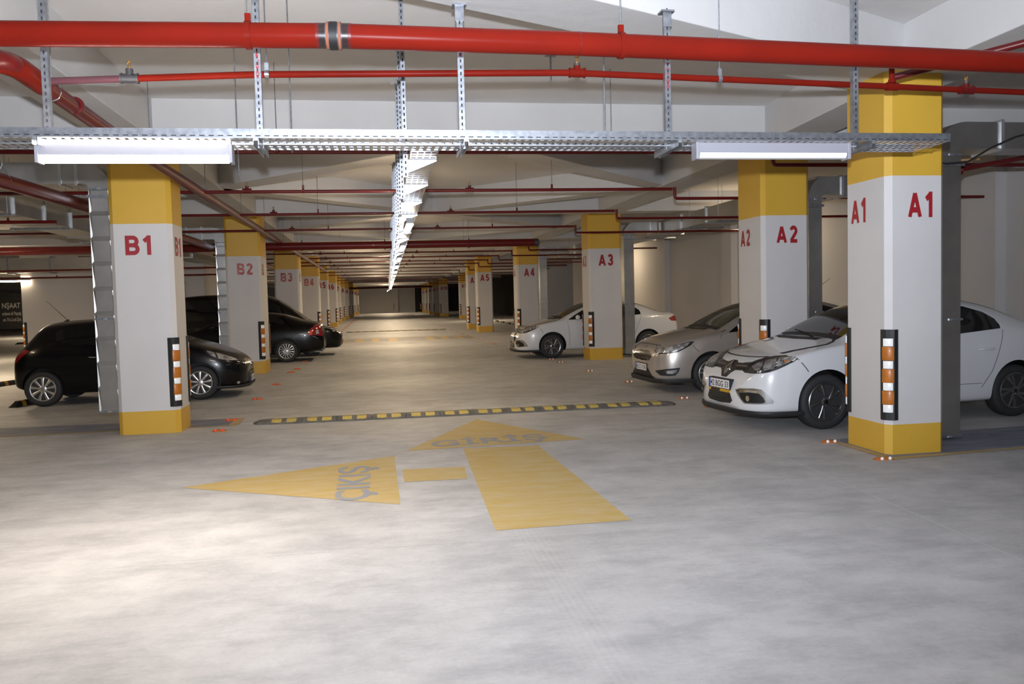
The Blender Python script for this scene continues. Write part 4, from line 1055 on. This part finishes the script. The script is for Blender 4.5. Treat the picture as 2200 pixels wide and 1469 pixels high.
FOC = simple_spec(4.53,
    hw=[(0, .48), (.04, .64), (.12, .76), (.28, .84), (.55, .89), (.95, .905), (2.3, .91), (3.6, .90), (4.1, .86), (4.4, .77), (4.49, .68), (4.53, .55)],
    top=[(0, .55), (.03, .66), (.09, .775), (.2, .865), (.6, .975), (.95, 1.035), (1.1, 1.065), (1.4, 1.235), (1.7, 1.38), (1.95, 1.465), (2.3, 1.52), (2.75, 1.53), (3.1, 1.50), (3.5, 1.40), (3.8, 1.28), (4.0, 1.19), (4.1, 1.15), (4.35, 1.13), (4.46, 1.08), (4.51, .95), (4.53, .74)],
    bot=[(0, .30), (.04, .22), (.12, .19), (.5, .20), (3.6, .21), (4.2, .25), (4.46, .31), (4.53, .42)],
    belt=[(0, .60), (.06, .70), (.2, .78), (.5, .87), (1.0, .95), (1.4, .985), (2.5, 1.0), (3.4, 1.04), (4.0, 1.05), (4.3, 1.03), (4.46, .95), (4.53, .62)],
    ew=[(0, .30), (.15, .52), (.5, .64), (1.15, .72), (1.5, .67), (2.0, .61), (2.7, .575), (3.3, .575), (3.8, .61), (4.1, .66), (4.4, .58), (4.53, .40)],
    cd=FLU['cd'], fo=.90, wb=2.65, R=.316, paint='car_silver', style=dict(kind='double', n=5, mat='rim_silver', cap='satin'),
    stations=[0, .02, .06, .14, .28, .5, .75, .95, 1.1, 1.2, 1.45, 1.7, 1.95, 2.1, 2.4, 2.75, 3.1, 3.4, 3.65, 3.9, 4.02, 4.12, 4.28, 4.4, 4.47, 4.51, 4.53])
rz = dg(2.0); CARS['foc'] = start_car('silver sedan parked between the two nearest right-hand columns', near_loc((5.455, 13.216), rz, FOC), rz, FOC)
PEU = simple_spec(3.88,
    hw=[(0, .40), (0.04, .56), (0.12, .70), (0.28, .80), (0.5, .85), (0.85, .87), (2.2, .875), (3.2, .865), (3.53, .82), (3.73, .72), (3.83, .60), (3.88, .45)],
    top=[(0, .56), (0.03, .62), (0.1, .70), (0.3, .82), (0.6, .935), (0.9, 1.02), (1.05, 1.06), (1.4, 1.22), (1.7, 1.36), (2, 1.44), (2.4, 1.47), (2.9, 1.455), (3.2, 1.43), (3.35, 1.395), (3.45, 1.31), (3.61, 1.11), (3.73, .97), (3.83, .85), (3.88, .68)],
    bot=[(0, .32), (0.04, .23), (0.12, .19), (0.5, .19), (3.3, .20), (3.63, .26), (3.83, .32), (3.88, .42)],
    belt=[(0, .50), (0.06, .60), (0.2, .69), (0.5, .80), (0.9, .92), (1.3, .96), (2.3, .985), (3.1, 1.02), (3.43, 1.0), (3.68, .90), (3.83, .76), (3.88, .58)],
    ew=[(0, .26), (0.15, .46), (0.5, .60), (1, .70), (1.4, .66), (1.9, .59), (2.6, .565), (3.3, .56), (3.48, .57), (3.68, .60), (3.83, .50), (3.88, .34)],
    cd=[(0, .02), (0.5, .035), (1, .04), (1.9, .06), (3.3, .06), (3.73, .04), (3.96, .03)],
    fo=.78, wb=2.54, R=.302, paint='car_black', style=dict(kind='single', n=9, mat='rim_silver', bolts=4), rim=.205, tw=.19,
    stations=[0, .02, .06, .14, .28, .45, .65, .85, 1.0, 1.1, 1.35, 1.6, 1.85, 2.1, 2.4, 2.75, 3.1, 3.28, 3.37, 3.45, 3.57, 3.69, 3.77, 3.83, 3.87, 3.88])
rz = PI + dg(1.5); CARS['peu'] = start_car('black hatchback parked behind column B1 with silver nine-spoke wheels', near_loc((-3.084, 15.39), rz, PEU, 'f', 1), rz, PEU)
VOL = simple_spec(4.57,
    hw=[(0, .5), (.04, .66), (.12, .76), (.28, .83), (.55, .875), (.9, .885), (2.3, .89), (3.5, .885), (4.1, .87), (4.4, .81), (4.52, .74), (4.57, .62)],
    top=[(0, .66), (.05, .74), (.2, .82), (.6, .92), (1.0, .99), (1.15, 1.02), (1.5, 1.19), (1.8, 1.32), (2.1, 1.41), (2.5, 1.45), (2.9, 1.44), (3.2, 1.40), (3.5, 1.34), (3.75, 1.245), (3.95, 1.18), (4.2, 1.13), (4.42, 1.09), (4.50, 1.02), (4.54, .82), (4.57, .62)],
    bot=[(0, .30), (.05, .22), (.15, .2), (.5, .2), (3.5, .21), (4.1, .26), (4.5, .32), (4.57, .42)],
    belt=[(0, .6), (.1, .7), (.5, .82), (1.0, .92), (1.4, .95), (2.5, .97), (3.3, 1.0), (3.9, 1.0), (4.3, 1.02), (4.45, .96), (4.53, .74), (4.57, .56)],
    ew=[(0, .3), (.15, .52), (.5, .64), (1.15, .72), (1.5, .67), (2.0, .6), (2.6, .575), (3.2, .575), (3.7, .61), (4.0, .66), (4.4, .62), (4.57, .45)],
    cd=FLU['cd'], fo=.87, wb=2.64, R=.316, paint='car_black', style=dict(kind='thin', n=15, mat='rim_silver', cap='satin'),
    stations=[0, .02, .06, .14, .28, .5, .75, .95, 1.1, 1.2, 1.45, 1.7, 1.95, 2.15, 2.5, 2.85, 3.15, 3.4, 3.6, 3.8, 3.92, 4.05, 4.25, 4.40, 4.49, 4.54, 4.57])
rz = dg(1.0); CARS['vol'] = start_car('black sedan parked tail outwards behind column B2 with many-spoked wheel', near_loc((-2.513, 24.26), rz, VOL, 'r'), rz, VOL)
MPV = simple_spec(5.25,
    hw=[(0, .46), (0.04, .62), (0.12, .76), (0.28, .85), (0.55, .90), (0.9, .93), (2.3, .95), (4.3, .94), (4.9, .91), (5.15, .84), (5.25, .70)],
    top=[(0, .60), (0.04, .68), (0.12, .76), (0.3, .84), (0.6, .93), (0.8, .99), (0.95, 1.07), (1.2, 1.27), (1.6, 1.58), (1.95, 1.81), (2.2, 1.91), (2.6, 1.965), (3.7, 1.98), (4.4, 1.96), (4.9, 1.88), (5.02, 1.6), (5.15, 1.2), (5.22, .95), (5.25, .7)],
    bot=[(0, .36), (0.05, .27), (0.15, .23), (0.5, .23), (4.3, .24), (4.9, .28), (5.2, .36), (5.25, .45)],
    belt=[(0, .58), (0.1, .72), (0.3, .82), (0.9, .95), (1.3, 1.0), (2.5, 1.06), (4.3, 1.12), (4.9, 1.08), (5.15, .95), (5.25, .62)],
    ew=[(0, .3), (0.15, .52), (0.5, .66), (1, .76), (1.5, .74), (2.1, .70), (2.6, .68), (4.3, .68), (4.9, .70), (5.15, .62), (5.25, .45)],
    cd=FLU['cd'], fo=.95, wb=3.2, R=.34, paint='car_brown', style=dict(kind='double', n=5, mat='rim_silver'),
    stations=[0, .02, .06, .14, .28, .45, .65, .85, 1.0, 1.1, 1.35, 1.6, 1.85, 2.1, 2.4, 2.75, 3.1, 3.6, 4.1, 4.6, 4.8, 4.95, 5.08, 5.16, 5.22, 5.25])
rz = PI + dg(1.0); CARS['mpv'] = start_car('tall black minivan parked behind the black sedan, nose to the aisle', (-1.08, 27.45, 0), rz, MPV)

def sym(half):
    """mirror a list of (y, z) with y >= 0 going down one side into a closed outline"""
    return half + [(-y, z) for y, z in half[::-1] if abs(y) > 1e-6]
def both(car, poly, mname, name, phi, **k):
    for sd in (-1, 1): patch(car, poly, mname, name, phi, sd, **k)
def front_lip(car, x_end, z0, z1, out, mname='matt_black', name='front_lip'):
    sp = car['sp']; P = []
    xs = [x_end * (1 - i / 14.) ** 1.6 for i in range(15)]
    for x in xs: P.append((x - .015 * (1 - x / x_end), -(interp(sp['hw'], x) * .955 + out * (1 - .6 * x / x_end))))
    P = P + [(x, -y) for x, y in P[::-1]]; n = len(P); vs = []
    for x, y in P:
        k = max(.0, 1 - .03); vs += [(x, y, z1), (x - .004, y * 1.003, (z0 + z1) / 2), (x + .01, y * .985, z0), (x + .10, y * .90, z0), (x + .08, y * .92, z1)]
    fs = [(i * 5 + j, i * 5 + (j + 1) % 5, i * 5 + 5 + (j + 1) % 5, i * 5 + 5 + j) for i in range(n - 1) for j in range(5)]
    fs += [tuple(range(5)), tuple(range((n - 1) * 5, n * 5))]
    b = MB(); b.add(vs, fs, mname); b.build(name, car['root'], smooth=True, angle=40)
def glasshouse(car, wpoly, rpoly, wins, gl='glass', wgl=None, cowl=True):
    if cowl:
        c = [(x - .075, y * 1.03) if x < 1.35 and abs(y) < .75 else (x, y) for x, y in wpoly]
        patch(car, [(x - .07, y) for x, y in wpoly if x < min(p[0] for p in wpoly) + .2] + [(x + .02, y) for x, y in wpoly if x < min(p[0] for p in wpoly) + .2][::-1], 'matt_black', 'cowl', 90, -1, off=.006, top=True)
    patch(car, wpoly, wgl or gl, 'windshield', 90, -1, off=.004, top=True, step=.06)
    patch(car, rpoly, gl, 'rear_window', 90, -1, off=.004, top=True, step=.06)
    for w_ in wins: both(car, w_, gl, 'side_window', 90, off=.004, step=.06)
def mirror(car, x, z, mname):
    sp = car['sp']
    for sd in (-1, 1):
        y = sd * (interp(sp['hw'], x) + .075)
        m = empty('door_mirror', (x, y, z)); m.parent = car['root']
        b = MB(); pr = [(.02, -.085), (.055, -.07), (.07, -.03), (.072, .02), (.062, .055), (.03, .07)]
        vs = []; n = 16
        for r, h in pr:
            for k in range(n):
                a = 2 * PI * k / n; vs.append((r * .9 * math.cos(a) + (.0 if h < 0 else .01), h * 1.15, r * .95 * math.sin(a)))
        fs = [(i * n + k, i * n + (k + 1) % n, i * n + n + (k + 1) % n, i * n + n + k) for i in range(len(pr) - 1) for k in range(n)] + [tuple(range(n)), tuple(range((len(pr) - 1) * n, len(pr) * n))]
        b.add(vs, fs, mname); b.build('mirror_shell', m, smooth=True, angle=60)
        b = MB(); b.bar((.02, -sd * .05, -.03), (.03, -sd * .13, -.06), .07, .03, 'matt_black'); b.build('mirror_stalk', m)
def handle(car, x0, x1, z, mname):
    sp = car['sp']
    for sd in (-1, 1):
        h = project(car['tree'], Vector(((x0 + x1) / 2, -2, z)), Vector((0, 1, 0)))[0]
        b = MB(); b.tube([(x0, h.y + .005, z - .003), (x0 + .03, h.y - .028, z), (x1 - .03, h.y - .028, z + .004), (x1, h.y + .005, z + .004)], [.010, .013, .013, .010], mname, 10)
        if sd > 0: b.v = [(x, -y, zz) for x, y, zz in b.v]
        b.build('door_handle', car['root'], smooth=True)
def plate(car, z0, z1, txt, w=.26, yellow=False, rear=False):
    sp = car['sp']; zc_ = (z0 + z1) / 2
    hits = [project(car['tree'], Vector((-2, y, zz)), Vector((1, 0, 0)))[0].x for y in (-.2, 0, .2) for zz in (z0, z1)]
    x = min(hits) - .012
    p = empty('licence_plate', (x, 0, zc_)); p.parent = car['root']; h = (z1 - z0) / 2
    b = MB(); b.box((-.004, -w - .012, -h - .010), (.06, w + .012, h + .012), 'matt_black'); b.build('plate_holder', p)
    b = MB(); b.box((-.008, -w, -h), (-.003, w, h), 'plate_white'); b.build('plate_face', p)
    b = MB(); b.box((-.0095, w - .045, -h), (-.004, w, h), 'plate_blue'); b.build('blue_band', p)
    lettering('lettering', txt, w * 1.74, h * 1.36, lambda u, v: (-.0105, w * .80 - u, -h * .68 + v), 'matt_black', p, .012)
    if yellow:
        b = MB(); b.box((-.007, -w - .012, -h - .042), (.03, w + .012, -h - .010), 'plate_yellow'); b.build('holder_strip', p)
        b = MB(); b.box((-.009, -w * .1, -h - .040), (.0, w * .78, -h - .012), 'matt_black'); b.build('strip_panel', p)
def fluence(car, txt):
    hl = [(.307, .76), (.315, .783), (.368, .79), (.442, .80), (.487, .82), (.578, .85), (.708, .871), (.862, .884), (.968, .877), (1.006, .856), (.966, .823), (.894, .782), (.80, .735), (.732, .709), (.66, .695), (.502, .679), (.381, .678), (.335, .70)]
    both(car, hl, 'lamp_dark', 'headlight', 45, off=.003)
    both(car, [(.47, .752), (.51, .785), (.60, .815)] + [(.60, .735), (.528, .718)][:0] + [(.615, .765), (.60, .722), (.528, .716)], 'lamp_chrome', 'headlight_reflector', 45, off=.007)
    both(car, [(.635, .825), (.756, .857), (.78, .80), (.765, .752), (.66, .722), (.63, .76)], 'lamp_chrome', 'headlight_reflector', 45, off=.007)
    both(car, [(.785, .862), (.89, .873), (.975, .862), (.928, .824), (.85, .785), (.80, .765)], 'lamp_chrome', 'headlight_reflector', 45, off=.007)
    both(car, [(.86, .83), (.90, .845), (.91, .83), (.87, .815)], 'stud_orange', 'indicator_bulb', 45, off=.010)
    v = sym([(0, .80), (.05, .80), (.12, .775), (.43, .785), (.44, .72), (.40, .700), (.18, .692), (.12, .66), (.06, .60), (0, .598)])
    patch(car, v, 'gloss_black', 'upper_grille', 0, -1, off=.006)
    both(car, [(.14, .748), (.37, .752), (.37, .743), (.14, .738)], 'satin', 'grille_bar', 0, off=.010)
    for q in range(3): both(car, [(.16 + q * .08, .722), (.22 + q * .08, .724), (.22 + q * .08, .708), (.16 + q * .08, .706)], 'dark', 'grille_slot', 0, off=.008)
    em = [(0, .80), (.055, .705), (0, .615), (-.055, .705)]; em2 = [(.004, .755), (.028, .705), (-.004, .655), (-.028, .705)]
    patch(car, em, 'chrome', 'badge', 0, -1, off=.018); patch(car, em2, 'gloss_black', 'badge_centre', 0, -1, off=.020)
    lg = sym([(0, .462), (.20, .456), (.26, .43), (.315, .335), (.27, .30), (0, .285)])
    patch(car, lg, 'matt_black', 'lower_grille', 0, -1, off=.003)
    for q in range(4): patch(car, [(-.25, .325 + q * .03), (.25, .325 + q * .03), (.25, .332 + q * .03), (-.25, .332 + q * .03)], 'gloss_black', 'grille_rib', 0, -1, off=.010)
    both(car, [(.283, .477), (.352, .50), (.533, .513), (.635, .506), (.706, .446), (.767, .369), (.757, .341), (.577, .327), (.41, .322), (.365, .365), (.314, .426)], 'satin', 'fog_lamp_surround', 45, off=.008)
    both(car, [(.337, .446), (.484, .462), (.607, .456), (.655, .41), (.675, .359), (.642, .345), (.431, .336), (.385, .368)], 'dark', 'fog_lamp_recess', 45, off=.011)
    both(car, [(.30, .468), (.36, .484), (.484, .488), (.58, .484), (.613, .46), (.484, .464), (.35, .452)], 'chrome', 'daytime_lamp', 45, off=.013)
    both(car, [(.465 + .024 * math.cos(t * .5236), .388 + .034 * math.sin(t * .5236)) for t in range(12)], 'chrome', 'fog_lamp', 45, off=.016, step=.012)
    line(car, [(-.50, .868), (-.36, .858), (-.18, .852), (0, .850), (.18, .852), (.36, .858), (.50, .868)], .010, 'seam', 'hood_seam', 0)
    for sd in (-1, 1):
        line(car, [(.575, .851), (.72, .876), (.86, .889)], .008, 'seam', 'hood_seam', 45, sd)
        line(car, [(.522, .905), (.651, .935), (.812, .965), (1.045, 1.003), (1.15, 1.03), (1.23, 1.062)], .007, 'seam', 'hood_seam', 90, sd)
        line(car, [(1.006, .85), (1.051, .798), (1.084, .752), (1.113, .701)], .008, 'seam', 'bumper_seam', 45, sd)
        line(car, [(1.37, 1.0), (1.40, .70), (1.42, .33)], .006, 'seam', 'door_seam', 90, sd)
        line(car, [(2.44, 1.02), (2.45, .33)], .006, 'seam', 'door_seam', 90, sd)
        line(car, [(3.47, 1.10), (3.42, .99), (3.33, .776), (3.25, .60), (3.10, .40)], .006, 'seam', 'door_seam', 90, sd)
        line(car, [(2.1, .455), (2.76, .452), (3.10, .452)], .005, 'seam', 'crease_line', 90, sd)
    front_lip(car, .66, .182, .24, .004)
    glasshouse(car, [(1.27, -.66), (1.6, -.615), (2.05, -.54), (2.01, 0), (2.05, .54), (1.6, .615), (1.27, .66), (1.16, .42), (1.12, 0), (1.16, -.42)],
               [(3.20, -.47), (3.6, -.53), (3.98, -.56), (4.03, 0), (3.98, .56), (3.6, .53), (3.20, .47), (3.16, 0)],
               [[(1.40, 1.025), (1.62, 1.16), (1.85, 1.275), (2.1, 1.365), (2.40, 1.41), (2.42, 1.045)], [(2.46, 1.048), (2.44, 1.415), (2.8, 1.425), (3.05, 1.40), (3.30, 1.325), (3.43, 1.235), (3.455, 1.16), (3.445, 1.118), (2.83, 1.072)]])
    both(car, [(4.26, .99), (4.42, 1.05), (4.55, 1.045), (4.60, .96), (4.55, .905), (4.33, .918)], 'tail_red', 'tail_light', 90, off=.006)
    mirror(car, 1.62, 1.09, car['sp']['paint']); handle(car, 3.07, 3.29, .875, car['sp']['paint']); handle(car, 2.15, 2.36, .86, car['sp']['paint'])
    plate(car, .468, .575, txt, yellow=True)
    b = MB(); b.tube([(1.12, -.35, 1.065), (1.22, -.1, 1.10), (1.30, .35, 1.14)], .008, 'matt_black', 6); b.build('wiper', car['root'])
fluence(CARS['flu1'], '42 BGG 33'); fluence(CARS['flu2'], '42 M 7133')
def focus(car):
    hl = [(.376, .705), (.408, .733), (.623, .779), (.849, .822), (.962, .855), (1.034, .86), (.99, .797), (.911, .742), (.829, .695), (.694, .670), (.519, .657), (.446, .670)]
    both(car, hl, 'lamp_dark', 'headlight', 45, off=.003)
    both(car, [(.40, .706), (.42, .724), (.59, .762), (.585, .685), (.51, .672), (.44, .685)], 'lamp_chrome', 'headlight_reflector', 45, off=.007)
    both(car, [(.60, .766), (.843, .812), (.975, .842), (.94, .79), (.86, .735), (.80, .70), (.69, .682), (.60, .682)], 'lamp_chrome', 'headlight_reflector', 45, off=.007)
    g = sym([(0, .69), (.20, .688), (.36, .655), (.43, .595), (.36, .548), (.20, .525), (0, .52)])
    patch(car, outset(g, .016), 'chrome', 'grille_frame', 0, -1, off=.005); patch(car, g, 'gloss_black', 'upper_grille', 0, -1, off=.009)
    for q in range(4): patch(car, [(-.33, .552 + q * .03), (.33, .552 + q * .03), (.33, .558 + q * .03), (-.33, .558 + q * .03)], 'matt_black', 'grille_rib', 0, -1, off=.014)
    patch(car, [(.055 * math.cos(t * .5236), .752 + .022 * math.sin(t * .5236)) for t in range(12)], 'satin', 'badge', 0, -1, off=.010, step=.02)
    fr = [(.427, .378), (.669, .418), (.854, .436), (.823, .357), (.777, .307), (.686, .296), (.53, .309)]
    both(car, outset(fr, .010), 'satin', 'fog_lamp_surround', 45, off=.004); both(car, fr, 'matt_black', 'fog_lamp_recess', 45, off=.007)
    both(car, [(.63, .378), (.692, .391), (.804, .398), (.791, .352), (.735, .338), (.653, .336)], 'lamp_chrome', 'fog_lamp', 45, off=.012, step=.02)
    patch(car, sym([(0, .42), (.30, .40), (.36, .36), (.45, .30), (.52, .25), (0, .235)]), 'matt_black', 'lower_grille', 0, -1, off=.004)
    line(car, [(-.55, .79), (-.4, .797), (-.2, .80), (0, .80), (.2, .80), (.4, .797), (.55, .79)], .009, 'seam', 'hood_seam', 0)
    for sd in (-1, 1):
        line(car, [(.42, .745), (.40, .765), (.35, .79)], .008, 'seam', 'hood_seam', 45, sd)
        line(car, [(1.20, 1.03), (1.12, 1.0), (1.06, .90)], .008, 'seam', 'fender_seam', 90, sd)
        line(car, [(1.36, 1.0), (1.38, .7), (1.40, .33)], .006, 'seam', 'door_seam', 90, sd)
        line(car, [(2.42, 1.03), (2.43, .33)], .006, 'seam', 'door_seam', 90, sd)
        line(car, [(1.11, .69), (1.06, .74), (1.02, .80)], .007, 'seam', 'bumper_seam', 45, sd)
    front_lip(car, .64, .17, .24, .015)
    glasshouse(car, [(1.14, -.67), (1.5, -.62), (1.93, -.545), (1.90, 0), (1.93, .545), (1.5, .62), (1.14, .67), (1.04, .42), (1.0, 0), (1.04, -.42)],
               [(3.15, -.47), (3.6, -.54), (3.95, -.58), (4.0, 0), (3.95, .58), (3.6, .54), (3.15, .47), (3.1, 0)],
               [[(1.22, .985), (1.40, 1.09), (1.43, 1.0)], [(1.46, 1.005), (1.45, 1.115), (1.72, 1.27), (2.0, 1.37), (2.38, 1.415), (2.40, 1.045)], [(2.44, 1.05), (2.42, 1.42), (2.8, 1.43), (3.05, 1.405), (3.3, 1.33), (3.5, 1.22), (3.55, 1.13), (2.83, 1.075)]], 'glass', 'glass_tint')
    both(car, [(4.2, .98), (4.38, 1.04), (4.5, .99), (4.48, .86), (4.3, .87)], 'tail_red', 'tail_light', 90, off=.006)
    mirror(car, 1.62, 1.08, 'car_silver'); handle(car, 3.05, 3.27, .90, 'car_silver'); handle(car, 2.12, 2.33, .88, 'car_silver')
    plate(car, .355, .465, '42 C 1176')
    b = MB(); b.tube([(3.05, 0, 1.49), (3.12, 0, 1.515)], .014, 'matt_black', 8); b.tube([(3.08, 0, 1.51), (3.62, 0, 1.86)], [.006, .003], 'matt_black', 6); b.build('antenna', car['root'])
focus(CARS['foc'])
def peugeot(car):
    hl = [(1.08, .88), (1.0, .86), (.85, .812), (.686, .74), (.54, .675), (.505, .652), (.729, .660), (.889, .69), (.99, .745), (1.056, .825)]
    both(car, hl, 'lamp_dark', 'headlight', 45, off=.004)
    both(car, [(1.03, .855), (.93, .825), (.93, .735), (1.0, .78)], 'lamp_chrome', 'headlight_reflector', 45, off=.008)
    both(car, [(.90, .815), (.72, .745), (.60, .69), (.56, .668), (.73, .672), (.90, .715)], 'lamp_chrome', 'headlight_reflector', 45, off=.008)
    patch(car, sym([(0, .46), (.30, .45), (.42, .40), (.40, .32), (.30, .28), (0, .27)]), 'matt_black', 'lower_grille', 0, -1, off=.004)
    for q in range(3): patch(car, [(-.36, .315 + q * .045), (.36, .315 + q * .045), (.36, .325 + q * .045), (-.36, .325 + q * .045)], 'gloss_black', 'grille_rib', 0, -1, off=.014)
    patch(car, [(-.03, .60), (.03, .60), (.035, .55), (0, .52), (-.035, .55)], 'chrome', 'badge', 0, -1, off=.012)
    both(car, [(.745, .603), (.804, .599), (.804, .590), (.745, .594)], 'chrome', 'bumper_strip', 45, off=.012, step=.02)
    both(car, [(.545, .611), (.618, .608), (.618, .598), (.545, .601)], 'chrome', 'bumper_strip', 45, off=.012, step=.02)
    both(car, [(.60 + .03 * math.cos(t * .5236), .27 + .022 * math.sin(t * .5236)) for t in range(12)], 'lamp_chrome', 'fog_lamp', 45, off=.012, step=.015)
    front_lip(car, .56, .175, .225, .006)
    glasshouse(car, [(1.12, -.62), (1.5, -.58), (1.88, -.52), (1.85, 0), (1.88, .52), (1.5, .58), (1.12, .62), (1.0, .4), (.96, 0), (1.0, -.4)],
               [(3.39, -.46), (3.53, -.5), (3.64, -.5), (3.66, 0), (3.64, .5), (3.53, .5), (3.39, .46), (3.38, 0)],
               [[(1.30, 1.0), (1.55, 1.15), (1.8, 1.27), (2.05, 1.34), (2.32, 1.36), (2.33, 1.02)], [(2.37, 1.02), (2.36, 1.365), (2.7, 1.365), (3.0, 1.33), (3.12, 1.24), (3.08, 1.11), (2.8, 1.03)]])
    tl = [(2.009, .934), (1.974, .973), (1.90, .985), (1.819, .962), (1.847, .898), (1.918, .829), (1.99, .76), (2.01, .80)]
    patch(car, [(3.50, .95), (3.60, .985), (3.70, .965), (3.80, .90), (3.84, .80), (3.81, .74), (3.75, .76), (3.65, .85)], 'tail_red', 'tail_light', 90, -1, off=.006); patch(car, [(3.50, .95), (3.60, .985), (3.70, .965), (3.80, .90), (3.84, .80), (3.81, .74), (3.75, .76), (3.65, .85)], 'tail_red', 'tail_light', 90, 1, off=.006)
    handle(car, 2.45, 2.57, .818, 'chrome'); handle(car, 3.0, 3.12, .835, 'car_black'); mirror(car, 1.45, 1.03, 'car_black')
    for sd in (-1, 1):
        line(car, [(2.35, 1.0), (2.36, .30)], .005, 'seam', 'door_seam', 90, sd); line(car, [(1.26, .95), (1.28, .30)], .005, 'seam', 'door_seam', 90, sd)
    plate(car, .255, .36, '42 EK 118')
    b = MB(); b.tube([(3.18, 0, 1.425), (3.10, 0, 1.455)], .014, 'matt_black', 8); b.tube([(3.12, 0, 1.445), (3.46, 0, 1.80)], [.006, .003], 'matt_black', 6); b.build('antenna', car['root'])
peugeot(CARS['peu'])
def volvo(car):
    tl = [(2.31, .86), (2.40, .95), (2.50, 1.025), (2.60, 1.045), (2.72, 1.04), (2.70, .90), (2.66, .70), (2.53, .735), (2.46, .742), (2.305, .745)]
    both(car, tl, 'tail_red', 'tail_light', 135, off=.006)
    both(car, [(2.31, .750), (2.345, .855), (2.41, .875), (2.39, .752)], 'tail_bright', 'tail_lens', 135, off=.010)
    both(car, [(2.485, .874), (2.548, .909), (2.560, .775), (2.475, .78)], 'tail_clear', 'tail_lens', 135, off=.010)
    both(car, [(2.40, .722), (2.525, .655), (2.53, .642), (2.40, .708)], 'chrome', 'bumper_strip', 135, off=.008)
    glasshouse(car, [(1.14, -.65), (1.5, -.61), (2.05, -.54), (2.0, 0), (2.05, .54), (1.5, .61), (1.14, .65), (1.04, .42), (1.0, 0), (1.04, -.42)],
               [(3.15, -.47), (3.5, -.52), (3.85, -.56), (3.9, 0), (3.85, .56), (3.5, .52), (3.15, .47), (3.1, 0)],
               [[(1.36, .99), (1.6, 1.12), (1.85, 1.23), (2.1, 1.32), (2.38, 1.35), (2.40, 1.01)], [(2.44, 1.01), (2.42, 1.355), (2.8, 1.36), (3.05, 1.33), (3.3, 1.25), (3.45, 1.15), (3.45, 1.07), (2.8, 1.03)]])
    both(car, [(.35, .70), (.5, .75), (.85, .85), (.95, .84), (.8, .74), (.6, .66), (.4, .64)], 'lamp_chrome', 'headlight', 45, off=.005)
    handle(car, 3.0, 3.2, .88, 'car_black'); handle(car, 2.08, 2.28, .86, 'chrome'); mirror(car, 1.6, 1.04, 'car_black')
    for sd in (-1, 1):
        b = MB(); b.tube([(4.28, sd * .52, .27), (4.50, sd * .52, .27)], [.035, .038], 'chrome', 12); b.build('exhaust_pipe', car['root'], smooth=True)
volvo(CARS['vol'])
def minivan(car):
    both(car, [(.62, .86), (.40, .83), (.20, .785), (.06, .72), (.02, .66), (.14, .655), (.34, .71), (.52, .78)], 'lamp_dark', 'headlight', 45, off=.005)
    both(car, [(.58, .845), (.40, .815), (.20, .77), (.08, .71), (.16, .69), (.36, .74)], 'lamp_chrome', 'headlight_reflector', 45, off=.009)
    patch(car, sym([(0, .70), (.3, .70), (.36, .65), (.30, .58), (0, .56)]), 'gloss_black', 'upper_grille', 0, -1, off=.006)
    for q in range(2): patch(car, [(-.34, .69 - q * .06), (.34, .69 - q * .06), (.34, .675 - q * .06), (-.34, .675 - q * .06)], 'chrome', 'grille_bar', 0, -1, off=.012)
    patch(car, sym([(0, .48), (.4, .47), (.5, .40), (.45, .33), (0, .32)]), 'matt_black', 'lower_grille', 0, -1, off=.004)
    glasshouse(car, [(1.02, -.70), (1.5, -.67), (2.05, -.62), (2.0, 0), (2.05, .62), (1.5, .67), (1.02, .70), (.90, .42), (.86, 0), (.90, -.42)],
               [(4.96, -.5), (5.05, -.55), (5.12, -.55), (5.12, .55), (5.05, .55), (4.96, .5)],
               [[(1.30, 1.13), (1.6, 1.37), (1.95, 1.62), (2.25, 1.74), (2.55, 1.78), (2.56, 1.14)], [(2.62, 1.14), (2.6, 1.79), (3.3, 1.82), (3.4, 1.16)], [(3.46, 1.17), (3.38, 1.82), (4.6, 1.79), (4.75, 1.6), (4.75, 1.2)]], 'glass', 'glass')
    both(car, [(1.62, 1.30), (1.72, 1.40), (1.95, 1.58), (2.05, 1.60), (2.15, 1.50), (2.15, 1.34), (1.9, 1.30)], 'glass_tint', 'side_window_reflection', 90, off=.007) if False else None
    mirror(car, 1.5, 1.14, 'car_brown'); handle(car, 2.3, 2.5, .98, 'car_brown')
minivan(CARS['mpv'])
#CARS_END
# ------------------------------------------------------------------ lights
def flash():
    li = bpy.data.lights.new('camera_flash', 'SPOT'); li.energy = 3600; li.spot_size = dg(122); li.spot_blend = 1.0; li.shadow_soft_size = .035; li.color = (.84, .90, 1.)
    o = bpy.data.objects.new('camera_flash', li); COL.objects.link(o)
    p = Vector((0, 0, 1.65)) + up_ * .24
    o.location = p
    o.rotation_euler = (fw + up_ * .53).to_track_quat('-Z', 'Y').to_euler()
flash()
w = bpy.data.worlds.new('world'); S.world = w; w.use_nodes = True
w.node_tree.nodes['Background'].inputs[0].default_value = (1, .85, .68, 1); w.node_tree.nodes['Background'].inputs[1].default_value = .12

S.view_settings.view_transform = 'Standard'; S.view_settings.look = 'None'; S.view_settings.gamma = 1; S.view_settings.exposure = 0.06
S.view_settings.use_curve_mapping = False
S.cycles.use_denoising = True
S.cycles.max_bounces = 6; S.cycles.diffuse_bounces = 3; S.cycles.glossy_bounces = 4
S.cycles.sample_clamp_indirect = 6
